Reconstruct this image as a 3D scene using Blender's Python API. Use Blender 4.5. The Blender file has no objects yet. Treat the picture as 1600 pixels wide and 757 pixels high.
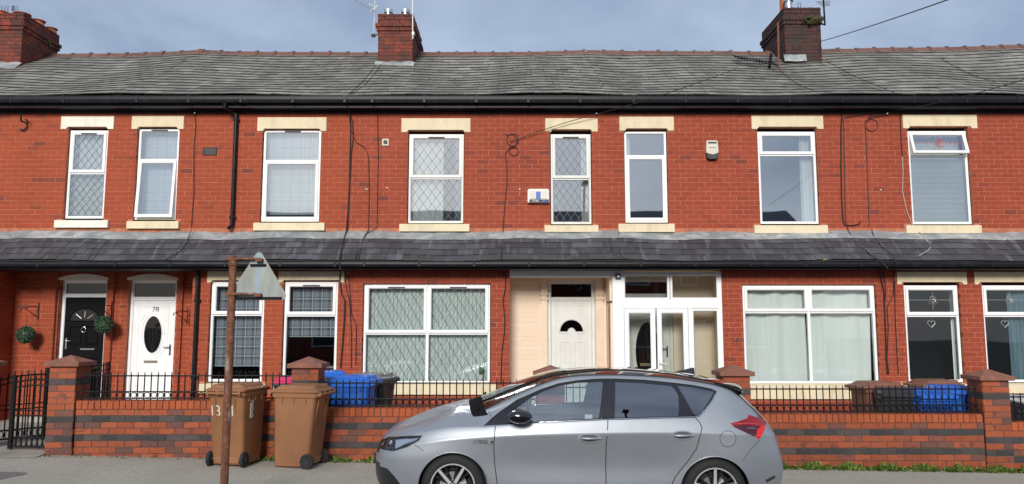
import bpy, math, random
import numpy as np
from mathutils import Vector, Matrix
random.seed(7)
R = math.radians
SC = bpy.context.scene
COL = SC.collection

# ------------------------------------------------------------ camera, sky, sun, exposure
CAM_H = 1.85
PITCH = R(6.3)
cam_d = bpy.data.cameras.new('camera'); cam = bpy.data.objects.new('camera', cam_d); COL.objects.link(cam)
cam.location = (0, 0, CAM_H); cam.rotation_euler = (R(90) + PITCH, 0, 0)
cam_d.sensor_width = 36; cam_d.lens = 27; cam_d.clip_end = 2000; cam_d.clip_start = .05
SC.camera = cam
SC.view_settings.view_transform = 'Standard'; SC.view_settings.look = 'None'
SC.view_settings.exposure = 1.15; SC.view_settings.gamma = 1
SC.view_settings.use_curve_mapping = False
SUN_EL, SUN_AZ = R(24), R(-8)          # the sun stands behind the camera and to the left
W = bpy.data.worlds.new('World'); SC.world = W; W.use_nodes = True
nt = W.node_tree; nt.nodes.clear()
def wn(t): return nt.nodes.new(t)
out = wn('ShaderNodeOutputWorld'); mixs = wn('ShaderNodeMixShader')
sky = wn('ShaderNodeTexSky'); sky.sky_type = 'NISHITA'; sky.sun_disc = False
sky.sun_elevation = SUN_EL; sky.sun_rotation = R(180) - SUN_AZ
bg1 = wn('ShaderNodeBackground'); bg1.inputs[1].default_value = .071
bg2 = wn('ShaderNodeBackground'); bg2.inputs[1].default_value = .78
tc = wn('ShaderNodeTexCoord'); mp = wn('ShaderNodeMapping'); mp.inputs['Scale'].default_value = (1, 1, 2.6)
nz = wn('ShaderNodeTexNoise'); nz.inputs['Scale'].default_value = 2.3; nz.inputs['Detail'].default_value = 8; nz.inputs['Roughness'].default_value = .54
nz.inputs['Distortion'].default_value = .4
cr = wn('ShaderNodeValToRGB')
cr.color_ramp.elements[0].position = .38; cr.color_ramp.elements[0].color = (.160, .198, .278, 1)
cr.color_ramp.elements[1].position = .66; cr.color_ramp.elements[1].color = (.315, .368, .455, 1)
L = nt.links.new
L(tc.outputs['Generated'], mp.inputs[0]); L(mp.outputs[0], nz.inputs['Vector']); L(nz.outputs[0], cr.inputs[0])
L(cr.outputs[0], bg2.inputs[0]); L(sky.outputs[0], bg1.inputs[0])
mixs.inputs[0].default_value = .8
L(bg1.outputs[0], mixs.inputs[1]); L(bg2.outputs[0], mixs.inputs[2]); L(mixs.outputs[0], out.inputs[0])
sun_d = bpy.data.lights.new('sun', 'SUN'); sun_d.energy = 1.5; sun_d.angle = R(16); sun_d.color = (1, .955, .89)
sun = bpy.data.objects.new('sun', sun_d); COL.objects.link(sun)
sdir = Vector((math.sin(SUN_AZ) * math.cos(SUN_EL), -math.cos(SUN_AZ) * math.cos(SUN_EL), math.sin(SUN_EL)))
sun.rotation_euler = sdir.to_track_quat('Z', 'Y').to_euler(); sun.location = (-5, -10, 20)

# ------------------------------------------------------------ geometry helpers
CP, SP = math.cos(PITCH), math.sin(PITCH)
def P(px, py, Y):
    """point of the photo -> place on the upright plane at depth Y"""
    u = (px - 800) / 1200; v = (py - 378.5) / 1200
    t = Y / (CP + v * SP)
    return u * t, CAM_H + t * (SP - v * CP)
def PX(px, py, Y): return P(px, py, Y)[0]
def PZ(py, Y): return P(800, py, Y)[1]
def zg(x): return -0.011 - 0.0153 * x      # the street falls towards the right

class MB:
    def __init__(s): s.v = []; s.f = []
    def add(s, vs, fs):
        n = len(s.v); s.v += [tuple(p) for p in vs]; s.f += [tuple(i + n for i in f) for f in fs]; return s
    def box(s, x0, x1, y0, y1, z0, z1):
        return s.add([(x0,y0,z0),(x1,y0,z0),(x1,y1,z0),(x0,y1,z0),(x0,y0,z1),(x1,y0,z1),(x1,y1,z1),(x0,y1,z1)],
                     [(0,3,2,1),(4,5,6,7),(0,1,5,4),(1,2,6,5),(2,3,7,6),(3,0,4,7)])
    def prism(s, poly, a0, a1, axis='y'):
        """poly: list of 2D points, extruded from a0 to a1. axis y: (x,z); x: (y,z); z: (x,y)"""
        n = len(poly)
        def m(p, a): return {'y': (p[0], a, p[1]), 'x': (a, p[0], p[1]), 'z': (p[0], p[1], a)}[axis]
        vs = [m(p, a0) for p in poly] + [m(p, a1) for p in poly]
        return s.add(vs, [tuple(range(n)), tuple(range(2*n-1, n-1, -1))] + [(i, i+n, (i+1) % n + n, (i+1) % n) for i in range(n)])
    def tube(s, pts, r, n=6, caps=True):
        pts = [Vector(p) for p in pts]; N = len(pts)
        rr = r if isinstance(r, (list, tuple)) else [r]*N
        ref = None; vs = []
        for i, p in enumerate(pts):
            d = (pts[min(i+1, N-1)] - pts[max(i-1, 0)]).normalized()
            if ref is None: ref = d.orthogonal().normalized()
            ref = (ref - d * ref.dot(d)).normalized(); b = d.cross(ref)
            for k in range(n):
                a = 2*math.pi*(k+.5)/n; vs.append(p + (ref*math.cos(a) + b*math.sin(a))*rr[i])
        fs = [(i*n+k, i*n+(k+1) % n, (i+1)*n+(k+1) % n, (i+1)*n+k) for i in range(N-1) for k in range(n)]
        if caps: fs += [tuple(range(n-1, -1, -1)), tuple((N-1)*n+k for k in range(n))]
        return s.add(vs, fs)
    def lathe(s, prof, c, axis='z', n=16, caps=True):
        """prof: (radius, height) pairs turned about an axis through c"""
        vs = []
        for r, h in prof:
            for k in range(n):
                a = 2*math.pi*k/n; p, q = r*math.cos(a), r*math.sin(a)
                vs.append({'z': (c[0]+p, c[1]+q, c[2]+h), 'y': (c[0]+p, c[1]+h, c[2]+q), 'x': (c[0]+h, c[1]+p, c[2]+q)}[axis])
        m = len(prof)
        fs = [(i*n+k, i*n+(k+1) % n, (i+1)*n+(k+1) % n, (i+1)*n+k) for i in range(m-1) for k in range(n)]
        if caps: fs += [tuple(range(n-1, -1, -1)), tuple((m-1)*n+k for k in range(n))]
        return s.add(vs, fs)
    def ring(s, x0, x1, z0, z1, sec):
        """frame round a rectangle; sec: (inset, y) points of its closed cross-section"""
        n = len(sec); vs = []
        for cx, cz, sx, sz in ((x0,z0,1,1),(x1,z0,-1,1),(x1,z1,-1,-1),(x0,z1,1,-1)):
            for ins, y in sec: vs.append((cx+sx*ins, y, cz+sz*ins))
        return s.add(vs, [(c*n+k, c*n+(k+1) % n, ((c+1) % 4)*n+(k+1) % n, ((c+1) % 4)*n+k) for c in range(4) for k in range(n)])
    def grid(s, fn, nu, nv):
        vs = [fn(i/nu, j/nv) for j in range(nv+1) for i in range(nu+1)]
        return s.add(vs, [(j*(nu+1)+i, j*(nu+1)+i+1, (j+1)*(nu+1)+i+1, (j+1)*(nu+1)+i) for j in range(nv) for i in range(nu)])
    def xform(s, M, start=0):
        for i in range(start, len(s.v)): s.v[i] = tuple(M @ Vector(s.v[i]))
        return s

def finish(me, smooth, bevel_normals=False):
    if smooth:
        me.shade_smooth() if hasattr(me, 'shade_smooth') else None
        if smooth is not True:
            try: me.set_sharp_from_angle(angle=R(smooth))
            except Exception: pass
ORG = {}
def link(o, parent=None):
    COL.objects.link(o)
    if parent: o.parent = parent
    return o
def orig(p):
    v = Vector((0, 0, 0))
    while p is not None: v += p.location; p = p.parent
    return v
def obj(name, mb, m, parent=None, smooth=False, bevel=0, local=False, label=None, kind=None):
    """one mesh object. Vertices are given in world places unless local is set."""
    me = bpy.data.meshes.new(name)
    vs = np.array(mb.v, dtype=float).reshape(-1, 3)
    o = bpy.data.objects.new(name, me)
    if parent is None and not local:
        lo = vs.min(0); hi = vs.max(0); o.location = ((lo[0]+hi[0])/2, (lo[1]+hi[1])/2, lo[2]); vs = vs - np.array(o.location)
    elif not local: vs = vs - np.array(orig(parent))
    me.from_pydata(vs.tolist(), [], mb.f); me.materials.append(m); me.update()
    import bmesh
    bm = bmesh.new(); bm.from_mesh(me); bmesh.ops.recalc_face_normals(bm, faces=bm.faces); bm.to_mesh(me); bm.free()
    finish(me, smooth)
    link(o, parent)
    if bevel:
        md = o.modifiers.new('bevel', 'BEVEL'); md.width = bevel; md.segments = 2; md.limit_method = 'ANGLE'; md.angle_limit = R(35)
    if label: o['label'] = label
    if kind: o['kind'] = kind
    return o
def sheet(name, mb, m, parent=None, **k):      # like obj but keeps the winding (open sheets)
    return obj(name, mb, m, parent, **k)
def thing(name, loc, label, cat, group=None, rz=0):
    o = bpy.data.objects.new(name, None); COL.objects.link(o); o.location = loc; o.rotation_euler = (0, 0, rz)
    o.empty_display_size = .2
    o['label'] = label; o['category'] = cat
    if group: o['group'] = group
    return o
def tag(o, label, cat, group=None):
    o['label'] = label; o['category'] = cat
    if group: o['group'] = group
    return o
def text_mb(txt, size, depth=.002):
    cu = bpy.data.curves.new('t', 'FONT'); cu.body = txt; cu.size = size; cu.extrude = depth; cu.align_x = 'CENTER'; cu.align_y = 'CENTER'
    o = bpy.data.objects.new('t', cu); COL.objects.link(o)
    me = bpy.data.meshes.new_from_object(o.evaluated_get(bpy.context.evaluated_depsgraph_get()))
    mb = MB(); mb.add([v.co[:] for v in me.vertices], [tuple(p.vertices) for p in me.polygons])
    bpy.data.objects.remove(o); bpy.data.curves.remove(cu); bpy.data.meshes.remove(me)
    mb.xform(Matrix.Rotation(R(90), 4, 'X'))      # now reads from -Y
    return mb

# ------------------------------------------------------------ materials
class NT:
    def __init__(s, name):
        s.m = bpy.data.materials.new(name); s.m.use_nodes = True; s.t = s.m.node_tree; s.t.nodes.clear()
        s.out = s.n('ShaderNodeOutputMaterial')
    def n(s, t, **k):
        o = s.t.nodes.new(t)
        for a, b in k.items(): setattr(o, a, b)
        return o
    def l(s, a, b): s.t.links.new(a, b)
    def tex(s): return s.n('ShaderNodeTexCoord')
    def geo_pos(s): return s.n('ShaderNodeNewGeometry').outputs['Position']
    def noise(s, vec, scale, detail=4, rough=.55, dist=0):
        o = s.n('ShaderNodeTexNoise'); o.inputs['Scale'].default_value = scale; o.inputs['Detail'].default_value = detail
        o.inputs['Roughness'].default_value = rough; o.inputs['Distortion'].default_value = dist
        if vec is not None: s.l(vec, o.inputs['Vector'])
        return o.outputs[0]
    def math(s, op, a, b=0, clamp=False):
        o = s.n('ShaderNodeMath', operation=op, use_clamp=clamp)
        for i, x in enumerate((a, b)):
            if isinstance(x, (int, float)): o.inputs[i].default_value = x
            else: s.l(x, o.inputs[i])
        return o.outputs[0]
    def ramp(s, fac, stops, interp='LINEAR'):
        o = s.n('ShaderNodeValToRGB'); c = o.color_ramp; c.interpolation = interp
        while len(c.elements) < len(stops): c.elements.new(.5)
        for e, (p, col) in zip(c.elements, stops):
            e.position = p; e.color = (*col, 1) if len(col) == 3 else col
        s.l(fac, o.inputs[0]); return o.outputs[0]
    def mix(s, fac, a, b, mode='MIX'):
        o = s.n('ShaderNodeMix', data_type='RGBA', blend_type=mode)
        for i, x in ((0, fac), (6, a), (7, b)):
            if isinstance(x, (int, float)): o.inputs[i].default_value = x
            elif isinstance(x, tuple): o.inputs[i].default_value = (*x, 1) if len(x) == 3 else x
            else: s.l(x, o.inputs[i])
        return o.outputs[2]
    def mapped(s, vec, scale=(1,1,1), rot=(0,0,0)):
        o = s.n('ShaderNodeMapping'); o.inputs['Scale'].default_value = scale; o.inputs['Rotation'].default_value = rot
        s.l(vec, o.inputs[0]); return o.outputs[0]
    def bsdf(s, col, rough=.6, metal=0, coat=0, bump=None, bstr=.3, bdist=.004, spec=.5, coat_rough=.03):
        b = s.n('ShaderNodeBsdfPrincipled')
        for k, x in (('Base Color', col), ('Roughness', rough), ('Metallic', metal)):
            if isinstance(x, tuple): b.inputs[k].default_value = (*x, 1) if len(x) == 3 else x
            elif isinstance(x, (int, float)): b.inputs[k].default_value = x
            else: s.l(x, b.inputs[k])
        b.inputs['Coat Weight'].default_value = coat; b.inputs['Coat Roughness'].default_value = coat_rough
        b.inputs['Specular IOR Level'].default_value = spec
        if bump is not None:
            bp = s.n('ShaderNodeBump'); bp.inputs['Strength'].default_value = bstr; bp.inputs['Distance'].default_value = bdist
            s.l(bump, bp.inputs['Height']); s.l(bp.outputs[0], b.inputs['Normal'])
        s.l(b.outputs[0], s.out.inputs[0]); return b
    def rnd(s):
        oi = s.n('ShaderNodeObjectInfo'); g = s.n('ShaderNodeNewGeometry')
        return s.math('FRACT', s.math('ADD', oi.outputs['Random'], g.outputs['Random Per Island']))

def plain(name, col, rough=.5, metal=0, coat=0, var=.12, scale=6, bump=0, bscale=60, dirt=None, dscale=3, damt=.5, spec=.5, fine=None):
    t = NT(name); p = t.geo_pos() if fine is None else t.tex().outputs['Object']
    n = t.noise(p, scale, 5)
    lo = tuple(c*(1-var) for c in col); hi = tuple(min(1, c*(1+var)) for c in col)
    c = t.ramp(n, [(.3, lo), (.7, hi)])
    if dirt:
        d = t.ramp(t.noise(t.mapped(p, (1, 1, .35)), dscale, 6, .65), [(.48, (0,0,0)), (.75, (damt,)*3)])
        c = t.mix(d, c, dirt)
    t.bsdf(c, rough, metal, coat, t.noise(p, bscale, 4) if bump else None, bump, spec=spec)
    return t.m

def brick_mat(name, stops, dark=(.12,.04,.035), dark_amt=.28, soot=0, interp='LINEAR', dscale=2.2, bump=.35, big=.25):
    t = NT(name); p = t.geo_pos()
    c = t.ramp(t.rnd(), stops, interp)
    n1 = t.noise(p, 38, 6, .7)
    c = t.mix(.5, c, t.ramp(n1, [(.25, (.35,.35,.35)), (.75, (.72,.72,.72))]), 'OVERLAY')
    bigf = t.ramp(t.noise(t.mapped(p, (1,1,.5)), 1.1, 6, .65), [(.33, (1-big,1-big*1.05,1-big*1.1)), (.68, (1,1,1))])
    c = t.mix(.6, c, bigf, 'MULTIPLY')
    blot = t.ramp(t.noise(t.mapped(p, (1, 1, 1.3)), 9, 5, .6), [(.56, (0,0,0)), (.72, (dark_amt,)*3)])
    c = t.mix(blot, c, dark)
    if soot:
        s_ = t.ramp(t.noise(p, dscale, 6, .7), [(.42, (0,0,0)), (.62, (soot,)*3)])
        c = t.mix(s_, c, (.035,.028,.026))
    t.bsdf(c, .78, bump=t.noise(p, 150, 4, .7), bstr=bump, bdist=.003, spec=.35)
    return t.m
M = {}
M['brick'] = brick_mat('orange red facade brick', [(0,(.335,.059,.023)),(.3,(.35,.062,.024)),(.62,(.37,.067,.026)),(.90,(.34,.060,.023)),(.975,(.27,.056,.028)),(1,(.20,.048,.030))])
M['brick_b'] = brick_mat('red facade brick', [(0,(.305,.053,.025)),(.3,(.325,.057,.027)),(.62,(.345,.062,.029)),(.90,(.31,.054,.026)),(.975,(.26,.050,.030)),(1,(.19,.045,.032))])
M['mortar'] = plain('facade mortar', (.45,.16,.085), .9, var=.25, scale=9, bump=.3, bscale=200)
M['brick_wall'] = brick_mat('garden wall brick', [(0,(.29,.072,.032)),(.35,(.35,.087,.036)),(.6,(.39,.10,.043)),(.75,(.29,.075,.042)),(.86,(.20,.08,.06)),(1,(.13,.065,.052))], dark=(.045,.038,.038), dark_amt=.8, big=.2)
M['coping_brick'] = brick_mat('coping brick', [(0,(.36,.085,.030)),(.5,(.43,.105,.036)),(1,(.33,.078,.032))], dark_amt=.4, big=.15)
M['brick_blue'] = brick_mat('blue engineering brick', [(0,(.045,.042,.043)),(.6,(.060,.055,.056)),(1,(.10,.078,.072))], dark=(.1,.09,.09), dark_amt=.3)
M['wall_mortar'] = plain('garden wall mortar', (.13,.085,.07), .95, var=.3, scale=7, bump=.3, bscale=150)
M['chimney_brick'] = brick_mat('sooty chimney brick', [(0,(.19,.042,.027)),(.5,(.27,.055,.03)),(1,(.15,.036,.026))], dark_amt=.5, soot=.75, dscale=3)
M['chimney_dark'] = brick_mat('blackened chimney brick', [(0,(.06,.026,.023)),(.5,(.095,.032,.026)),(1,(.04,.022,.02))], dark_amt=.6, soot=.9, dscale=3)
M['chimney_mortar'] = plain('chimney mortar', (.075,.05,.042), .95, var=.3)
M['cream_brick'] = brick_mat('cream painted brick', [(0,(.79,.625,.48)),(1,(.82,.655,.51))], dark=(.66,.50,.35), dark_amt=.3, big=.05, bump=.2)
M['cream_wall'] = plain('cream masonry paint', (.80,.635,.49), .8, var=.05, bump=.1)
M['stone'] = plain('cream painted stone', (.76,.65,.44), .7, var=.06, scale=3, dirt=(.36,.28,.18), dscale=5, damt=.4, bump=.12, bscale=120)
M['stone_white'] = plain('pale painted stone', (.85,.80,.68), .65, var=.05, scale=3, dirt=(.4,.33,.22), dscale=5, damt=.3, bump=.1, bscale=120)
M['upvc'] = plain('white window plastic', (.90,.91,.91), .28, var=.03, dirt=(.55,.53,.48), dscale=6, damt=.18)
M['upvc_grey'] = plain('off white window plastic', (.72,.72,.68), .35, var=.04, dirt=(.45,.43,.38), dscale=5, damt=.3)
M['seal'] = plain('dark rubber seal', (.03,.03,.032), .6)
M['leading'] = plain('lead strip', (.09,.095,.10), .45, metal=.4)
M['leading_dark'] = plain('pale lead strip', (.42,.42,.42), .4, metal=.5)
M['black_plastic'] = plain('black gutter plastic', (.010,.011,.015), .42, var=.2, dirt=(.05,.05,.05), dscale=7, damt=.3, spec=.2)
M['iron'] = plain('black painted iron', (.010,.010,.011), .5, var=.25, bump=.15, spec=.15)
M['black_door'] = plain('black door paint', (.005,.005,.006), .5, var=.15, spec=.08)
M['concrete'] = plain('pale concrete', (.36,.33,.28), .9, var=.2, scale=3, dirt=(.2,.18,.15), dscale=1.2, damt=.6, bump=.4, bscale=60)
M['white_plastic'] = plain('white alarm plastic', (.72,.72,.68), .4, var=.04)
M['cream_plastic'] = plain('cream alarm plastic', (.66,.62,.5), .4, var=.05)
M['blue_plastic'] = plain('blue panel', (.03,.12,.5), .4)
M['dark_grey'] = plain('dark grey plastic', (.03,.035,.04), .5)
M['cable'] = plain('black cable', (.02,.015,.015), .6)
M['white_cable'] = plain('pale cable', (.5,.42,.36), .6)
M['clay'] = plain('orange clay pot', (.52,.15,.06), .8, var=.2, dirt=(.06,.04,.03), dscale=5, damt=.8)
M['steel'] = plain('galvanised steel', (.55,.57,.6), .35, metal=.8, var=.15)
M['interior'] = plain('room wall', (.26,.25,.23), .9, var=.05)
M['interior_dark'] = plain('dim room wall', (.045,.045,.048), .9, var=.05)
M['brass'] = plain('brass', (.55,.4,.16), .35, metal=1)
M['chrome'] = plain('chrome', (.8,.81,.82), .12, metal=1, var=.02)
M['red_paint'] = plain('red plastic', (.6,.03,.03), .4)

# ridge tiles
t = NT('red clay ridge tile'); p = t.geo_pos(); c = t.ramp(t.rnd(), [(0,(.13,.058,.045)),(.5,(.18,.078,.055)),(1,(.11,.055,.045))])
c = t.mix(t.ramp(t.noise(p, 8, 6, .7), [(.45,(0,0,0)),(.7,(.7,)*3)]), c, (.20,.16,.13)); t.bsdf(c, .85, bump=t.noise(p, 60), bstr=.4); M['ridge'] = t.m
# old roof slates with lichen
t = NT('weathered roof slate'); p = t.geo_pos()
c = t.ramp(t.rnd(), [(0,(.20,.19,.165)),(.3,(.25,.238,.208)),(.75,(.29,.276,.242)),(.93,(.35,.335,.30)),(1,(.15,.145,.14))])
st = t.mapped(p, (1.6, .30, .30), (0, 0, R(28)))
c = t.mix(t.ramp(t.noise(st, 1.0, 7, .68, .8), [(.38,(.55,)*3),(.60,(0,)*3)]), c, (.09,.088,.08))
c = t.mix(t.ramp(t.noise(p, 22, 6, .75), [(.50,(0,)*3),(.72,(.45,)*3)]), c, (.42,.40,.34))
c = t.mix(t.ramp(t.noise(p, 5, 5, .7), [(.55,(0,)*3),(.75,(.5,)*3)]), c, (.13,.135,.09))
t.bsdf(c, .82, bump=t.noise(p, 70, 5, .7), bstr=.5, bdist=.006, spec=.3); M['slate'] = t.m
M['slate_edge'] = plain('shadow-darkened slate edge', (.05,.048,.044), .95, var=.3)  # dirty edges, coloured darker still to paint in each course's shadow line
# newer dark slates of the lean-to roof
t = NT('dark lean-to slate'); p = t.geo_pos()
c = t.ramp(t.rnd(), [(0,(.045,.046,.050)),(.5,(.058,.059,.065)),(.85,(.072,.073,.081)),(1,(.095,.098,.11))])
c = t.mix(t.ramp(t.noise(t.mapped(p, (6, 1.2, 1.2), (0, R(-28), 0)), 1.4, 4, .6), [(.54,(0,)*3),(.66,(.55,)*3)]), c, (.16,.165,.19))
c = t.mix(t.ramp(t.noise(p, 30, 5, .7), [(.6,(0,)*3),(.8,(.4,)*3)]), c, (.17,.17,.14))
t.bsdf(c, .5, bump=t.noise(p, 60, 5, .7), bstr=.35, bdist=.005); M['slate_dark'] = t.m
t = NT('roof underlay'); t.bsdf((.03,.03,.03), .9); M['deck'] = t.m
# lead flashing
t = NT('weathered lead'); p = t.geo_pos()
c = t.ramp(t.noise(t.mapped(p, (1.2, 1, 2)), 3, 6, .65, .6), [(.3,(.19,.205,.215)),(.5,(.31,.33,.335)),(.68,(.52,.53,.51))])
t.bsdf(c, .5, metal=.15, bump=t.noise(p, 12, 4), bstr=.5, bdist=.02); M['lead'] = t.m
# glass of the house windows
def glass_mat(name, tint, ior=1.6, add=.05, wav=.35, wscale=1.6):
    t = NT(name); p = t.geo_pos()
    tr = t.n('ShaderNodeBsdfTransparent'); tr.inputs[0].default_value = (*tint, 1)
    gl = t.n('ShaderNodeBsdfGlossy'); gl.inputs['Roughness'].default_value = .015; gl.inputs[0].default_value = (.92,.95,1,1)
    lw = t.n('ShaderNodeLayerWeight'); lw.inputs[0].default_value = .5; f0 = ((ior-1)/(ior+1))**2
    fr = t.math('ADD', t.math('MULTIPLY', t.math('POWER', lw.outputs['Facing'], 5), 1-f0), f0)
    bp = t.n('ShaderNodeBump'); bp.inputs['Strength'].default_value = wav; bp.inputs['Distance'].default_value = .02
    t.l(t.noise(p, wscale, 1, .3), bp.inputs['Height']); t.l(bp.outputs[0], gl.inputs['Normal'])
    mx = t.n('ShaderNodeMixShader'); t.l(t.math('ADD', t.math('MULTIPLY', fr, 1.0), add, True), mx.inputs[0])
    t.l(tr.outputs[0], mx.inputs[1]); t.l(gl.outputs[0], mx.inputs[2]); t.l(mx.outputs[0], t.out.inputs[0]); return t.m
M['glass'] = glass_mat('window glass', (.93,.96,.95), 1.75, .24, .08, 1.1)
M['glass_low'] = glass_mat('lower window glass', (.9,.93,.92), 1.5, .02, .10, 1.1)
M['glass_dark'] = glass_mat('dark textured glass', (.12,.12,.13), 1.5, .01, .05, 8)
M['car_glass'] = glass_mat('car side glass', (.80,.90,.88), 1.9, .22, .06, 2)
M['car_screen'] = glass_mat('windscreen glass', (.80,.9,.87), 1.5, .03, .03, 2)
M['car_tint'] = glass_mat('privacy glass', (.05,.055,.06), 1.9, .20, .06, 2)
# fabrics behind the glass
def fabric(name, fn):
    t = NT(name); c = fn(t)
    d = t.n('ShaderNodeBsdfDiffuse'); tl = t.n('ShaderNodeBsdfTranslucent'); mx = t.n('ShaderNodeMixShader'); mx.inputs[0].default_value = .08
    t.l(c, d.inputs[0]); t.l(c, tl.inputs[0]); t.l(d.outputs[0], mx.inputs[1]); t.l(tl.outputs[0], mx.inputs[2]); t.l(mx.outputs[0], t.out.inputs[0]); return t.m
def plaid(a, b, c2, per=.17):
    def f(t):
        s = t.n('ShaderNodeSeparateXYZ'); t.l(t.geo_pos(), s.inputs[0])
        def band(x, w, per_, off=0):
            return t.math('LESS_THAN', t.math('FRACT', t.math('ADD', t.math('DIVIDE', x, per_), off)), w)
        X, Z = s.outputs[0], s.outputs[2]
        h = t.math('MULTIPLY', t.math('ADD', band(X, .5, per), band(Z, .5, per)), .5)
        c = t.mix(h, a, b)
        ln = t.math('MAXIMUM', band(X, .09, per, .21), band(Z, .09, per, .21))
        return t.mix(t.math('MULTIPLY', ln, .75), c, c2)
    return f
M['plaid_pale'] = fabric('pale plaid blind', plaid((.50,.56,.62), (.70,.75,.80), (.86,.9,.92)))
M['plaid_grey'] = fabric('grey plaid blind', plaid((.10,.115,.15), (.28,.30,.35), (.60,.62,.66)))
M['net'] = fabric('net curtain', lambda t: t.ramp(t.noise(t.mapped(t.geo_pos(), (14,1,.6)), 2.0, 3), [(.35,(.85,.88,.86)),(.7,(.95,.95,.94))]))
M['lace'] = fabric('patterned lace', lambda t: t.ramp(t.noise(t.geo_pos(), 26, 4, .7, 1.5), [(.42,(.30,.32,.27)),(.62,(.70,.72,.66))]))
M['blind_green'] = fabric('pale green vertical blind', lambda t: t.ramp(t.noise(t.geo_pos(), 3, 3), [(.35,(.66,.72,.705)),(.7,(.76,.81,.80))]))
M['venetian'] = fabric('white slatted blind', lambda t: t.ramp(t.noise(t.geo_pos(), 1.5, 3), [(.35,(.66,.64,.58)),(.7,(.78,.76,.70))]))
M['blue_curtain'] = fabric('blue curtain', lambda t: t.ramp(t.noise(t.mapped(t.geo_pos(), (14,1,.6)), 2, 3), [(.35,(.12,.2,.26)),(.7,(.22,.32,.36))]))
# ground
t = NT('pavement tarmac'); p = t.geo_pos()
c = t.ramp(t.noise(p, 140, 6, .8), [(.3,(.26,.24,.195)),(.5,(.46,.43,.36)),(.72,(.70,.66,.56))])
c = t.mix(.45, c, t.ramp(t.noise(p, 22, 6, .8), [(.32,(.2,.2,.2)),(.68,(.8,.79,.77))]), 'OVERLAY')
c = t.mix(t.ramp(t.noise(p, 55, 3, .6), [(.68,(0,)*3),(.73,(.8,)*3)]), c, (.62,.6,.53))
c = t.mix(t.ramp(t.noise(p, 17, 3, .6), [(.70,(0,)*3),(.74,(.6,)*3)]), c, (.14,.13,.11))
c = t.mix(t.ramp(t.noise(p, .9, 5, .6), [(.4,(.35,)*3),(.65,(0,)*3)]), c, (.33,.305,.25))
sx = t.n('ShaderNodeSeparateXYZ'); t.l(p, sx.inputs[0])
# grit and moss gathered against the foot of the wall
edge = t.math('MULTIPLY', t.math('SUBTRACT', sx.outputs[1], 10.52), 4.0, True)
gr = t.math('MULTIPLY', edge, t.noise(p, 30, 5, .8))
c = t.mix(t.ramp(gr, [(.18,(0,)*3),(.6,(.8,)*3)]), c, (.33,.30,.22))
t.bsdf(c, .92, bump=t.noise(p, 160, 5, .8), bstr=.6, bdist=.006, spec=.25); M['tarmac'] = t.m
M['patch'] = plain('darker tarmac repair', (.20,.175,.16), .95, var=.3, scale=60, bump=.5, bscale=160)
t = NT('road asphalt'); p = t.geo_pos()
c = t.ramp(t.noise(p, 120, 5, .8), [(.3,(.03,.03,.03)),(.7,(.085,.083,.08))]); t.bsdf(c, .9, bump=t.noise(p, 120, 4), bstr=.5); M['road'] = t.m
M['kerb'] = plain('kerb stone', (.27,.26,.24), .9, var=.2, bump=.3)
# vegetation
def leaf(name, a, b):
    t = NT(name); c = t.ramp(t.rnd(), [(0, a), (1, b)]); b_ = t.bsdf(c, .55)
    return t.m
M['grass'] = leaf('weeds', (.05,.11,.015), (.26,.34,.07)); M['topiary'] = leaf('topiary leaf', (.02,.05,.025), (.07,.13,.07))
M['moss'] = leaf('roof weeds', (.05,.06,.015), (.16,.17,.04))
# rust
t = NT('rusted steel'); p = t.geo_pos()
c = t.ramp(t.noise(p, 20, 6, .7), [(.3,(.07,.028,.017)),(.5,(.17,.065,.032)),(.7,(.30,.13,.07))])
c = t.mix(t.ramp(t.noise(t.mapped(p,(1,1,.3)), 9, 5, .6), [(.56,(0,)*3),(.66,(.8,)*3)]), c, (.36,.34,.31))
t.bsdf(c, .8, bump=t.noise(p, 90, 5), bstr=.5, bdist=.004); M['rust'] = t.m
t = NT('back of sign'); p = t.tex().outputs['Object']
c = t.ramp(t.noise(t.mapped(p,(3,1,1.2)), 3, 5, .6), [(.35,(.25,.27,.25)),(.7,(.36,.38,.345))])
s = t.n('ShaderNodeSeparateXYZ'); t.l(p, s.inputs[0])
band = t.math('SUBTRACT', 1, t.math('MULTIPLY', t.math('ABSOLUTE', t.math('ADD', s.outputs[0], t.math('MULTIPLY', t.math('SUBTRACT', t.noise(p, 7, 3), .5), .05))), 22), True)
c = t.mix(t.math('MULTIPLY', band, .75), c, (.27,.38,.48))
str_ = t.ramp(t.noise(t.mapped(p,(30,1,1.2)), 2.2, 3), [(.63,(0,)*3),(.75,(.65,)*3)])
c = t.mix(str_, c, (.42,.27,.12)); t.bsdf(c, .55, metal=.15); M['sign'] = t.m
# bins
def bin_mat(name, col, scuff):
    t = NT(name); p = t.tex().outputs['Object']
    c = t.ramp(t.noise(p, 2.2, 4), [(.3, tuple(x*.82 for x in col)), (.7, tuple(x*1.12 for x in col))])
    c = t.mix(t.ramp(t.noise(t.mapped(p,(1,1,3)), 16, 6, .75), [(.6,(0,)*3),(.8,(.35,)*3)]), c, scuff)
    t.bsdf(c, .48, bump=t.noise(p, 90, 3), bstr=.12); return t.m
M['bin_brown'] = bin_mat('brown bin plastic', (.30,.135,.06), (.40,.25,.16))
M['bin_dbrown'] = bin_mat('faded brown bin plastic', (.21,.09,.055), (.36,.22,.16))
M['bin_blue'] = bin_mat('blue bin plastic', (.016,.14,.60), (.1,.25,.6))
M['bin_black'] = bin_mat('dark grey bin plastic', (.035,.038,.042), (.1,.1,.1))
M['bin_grey'] = bin_mat('grey bin plastic', (.16,.17,.17), (.3,.3,.3))
M['bin_pink'] = bin_mat('pink bin plastic', (.60,.03,.13), (.7,.2,.3))
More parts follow.
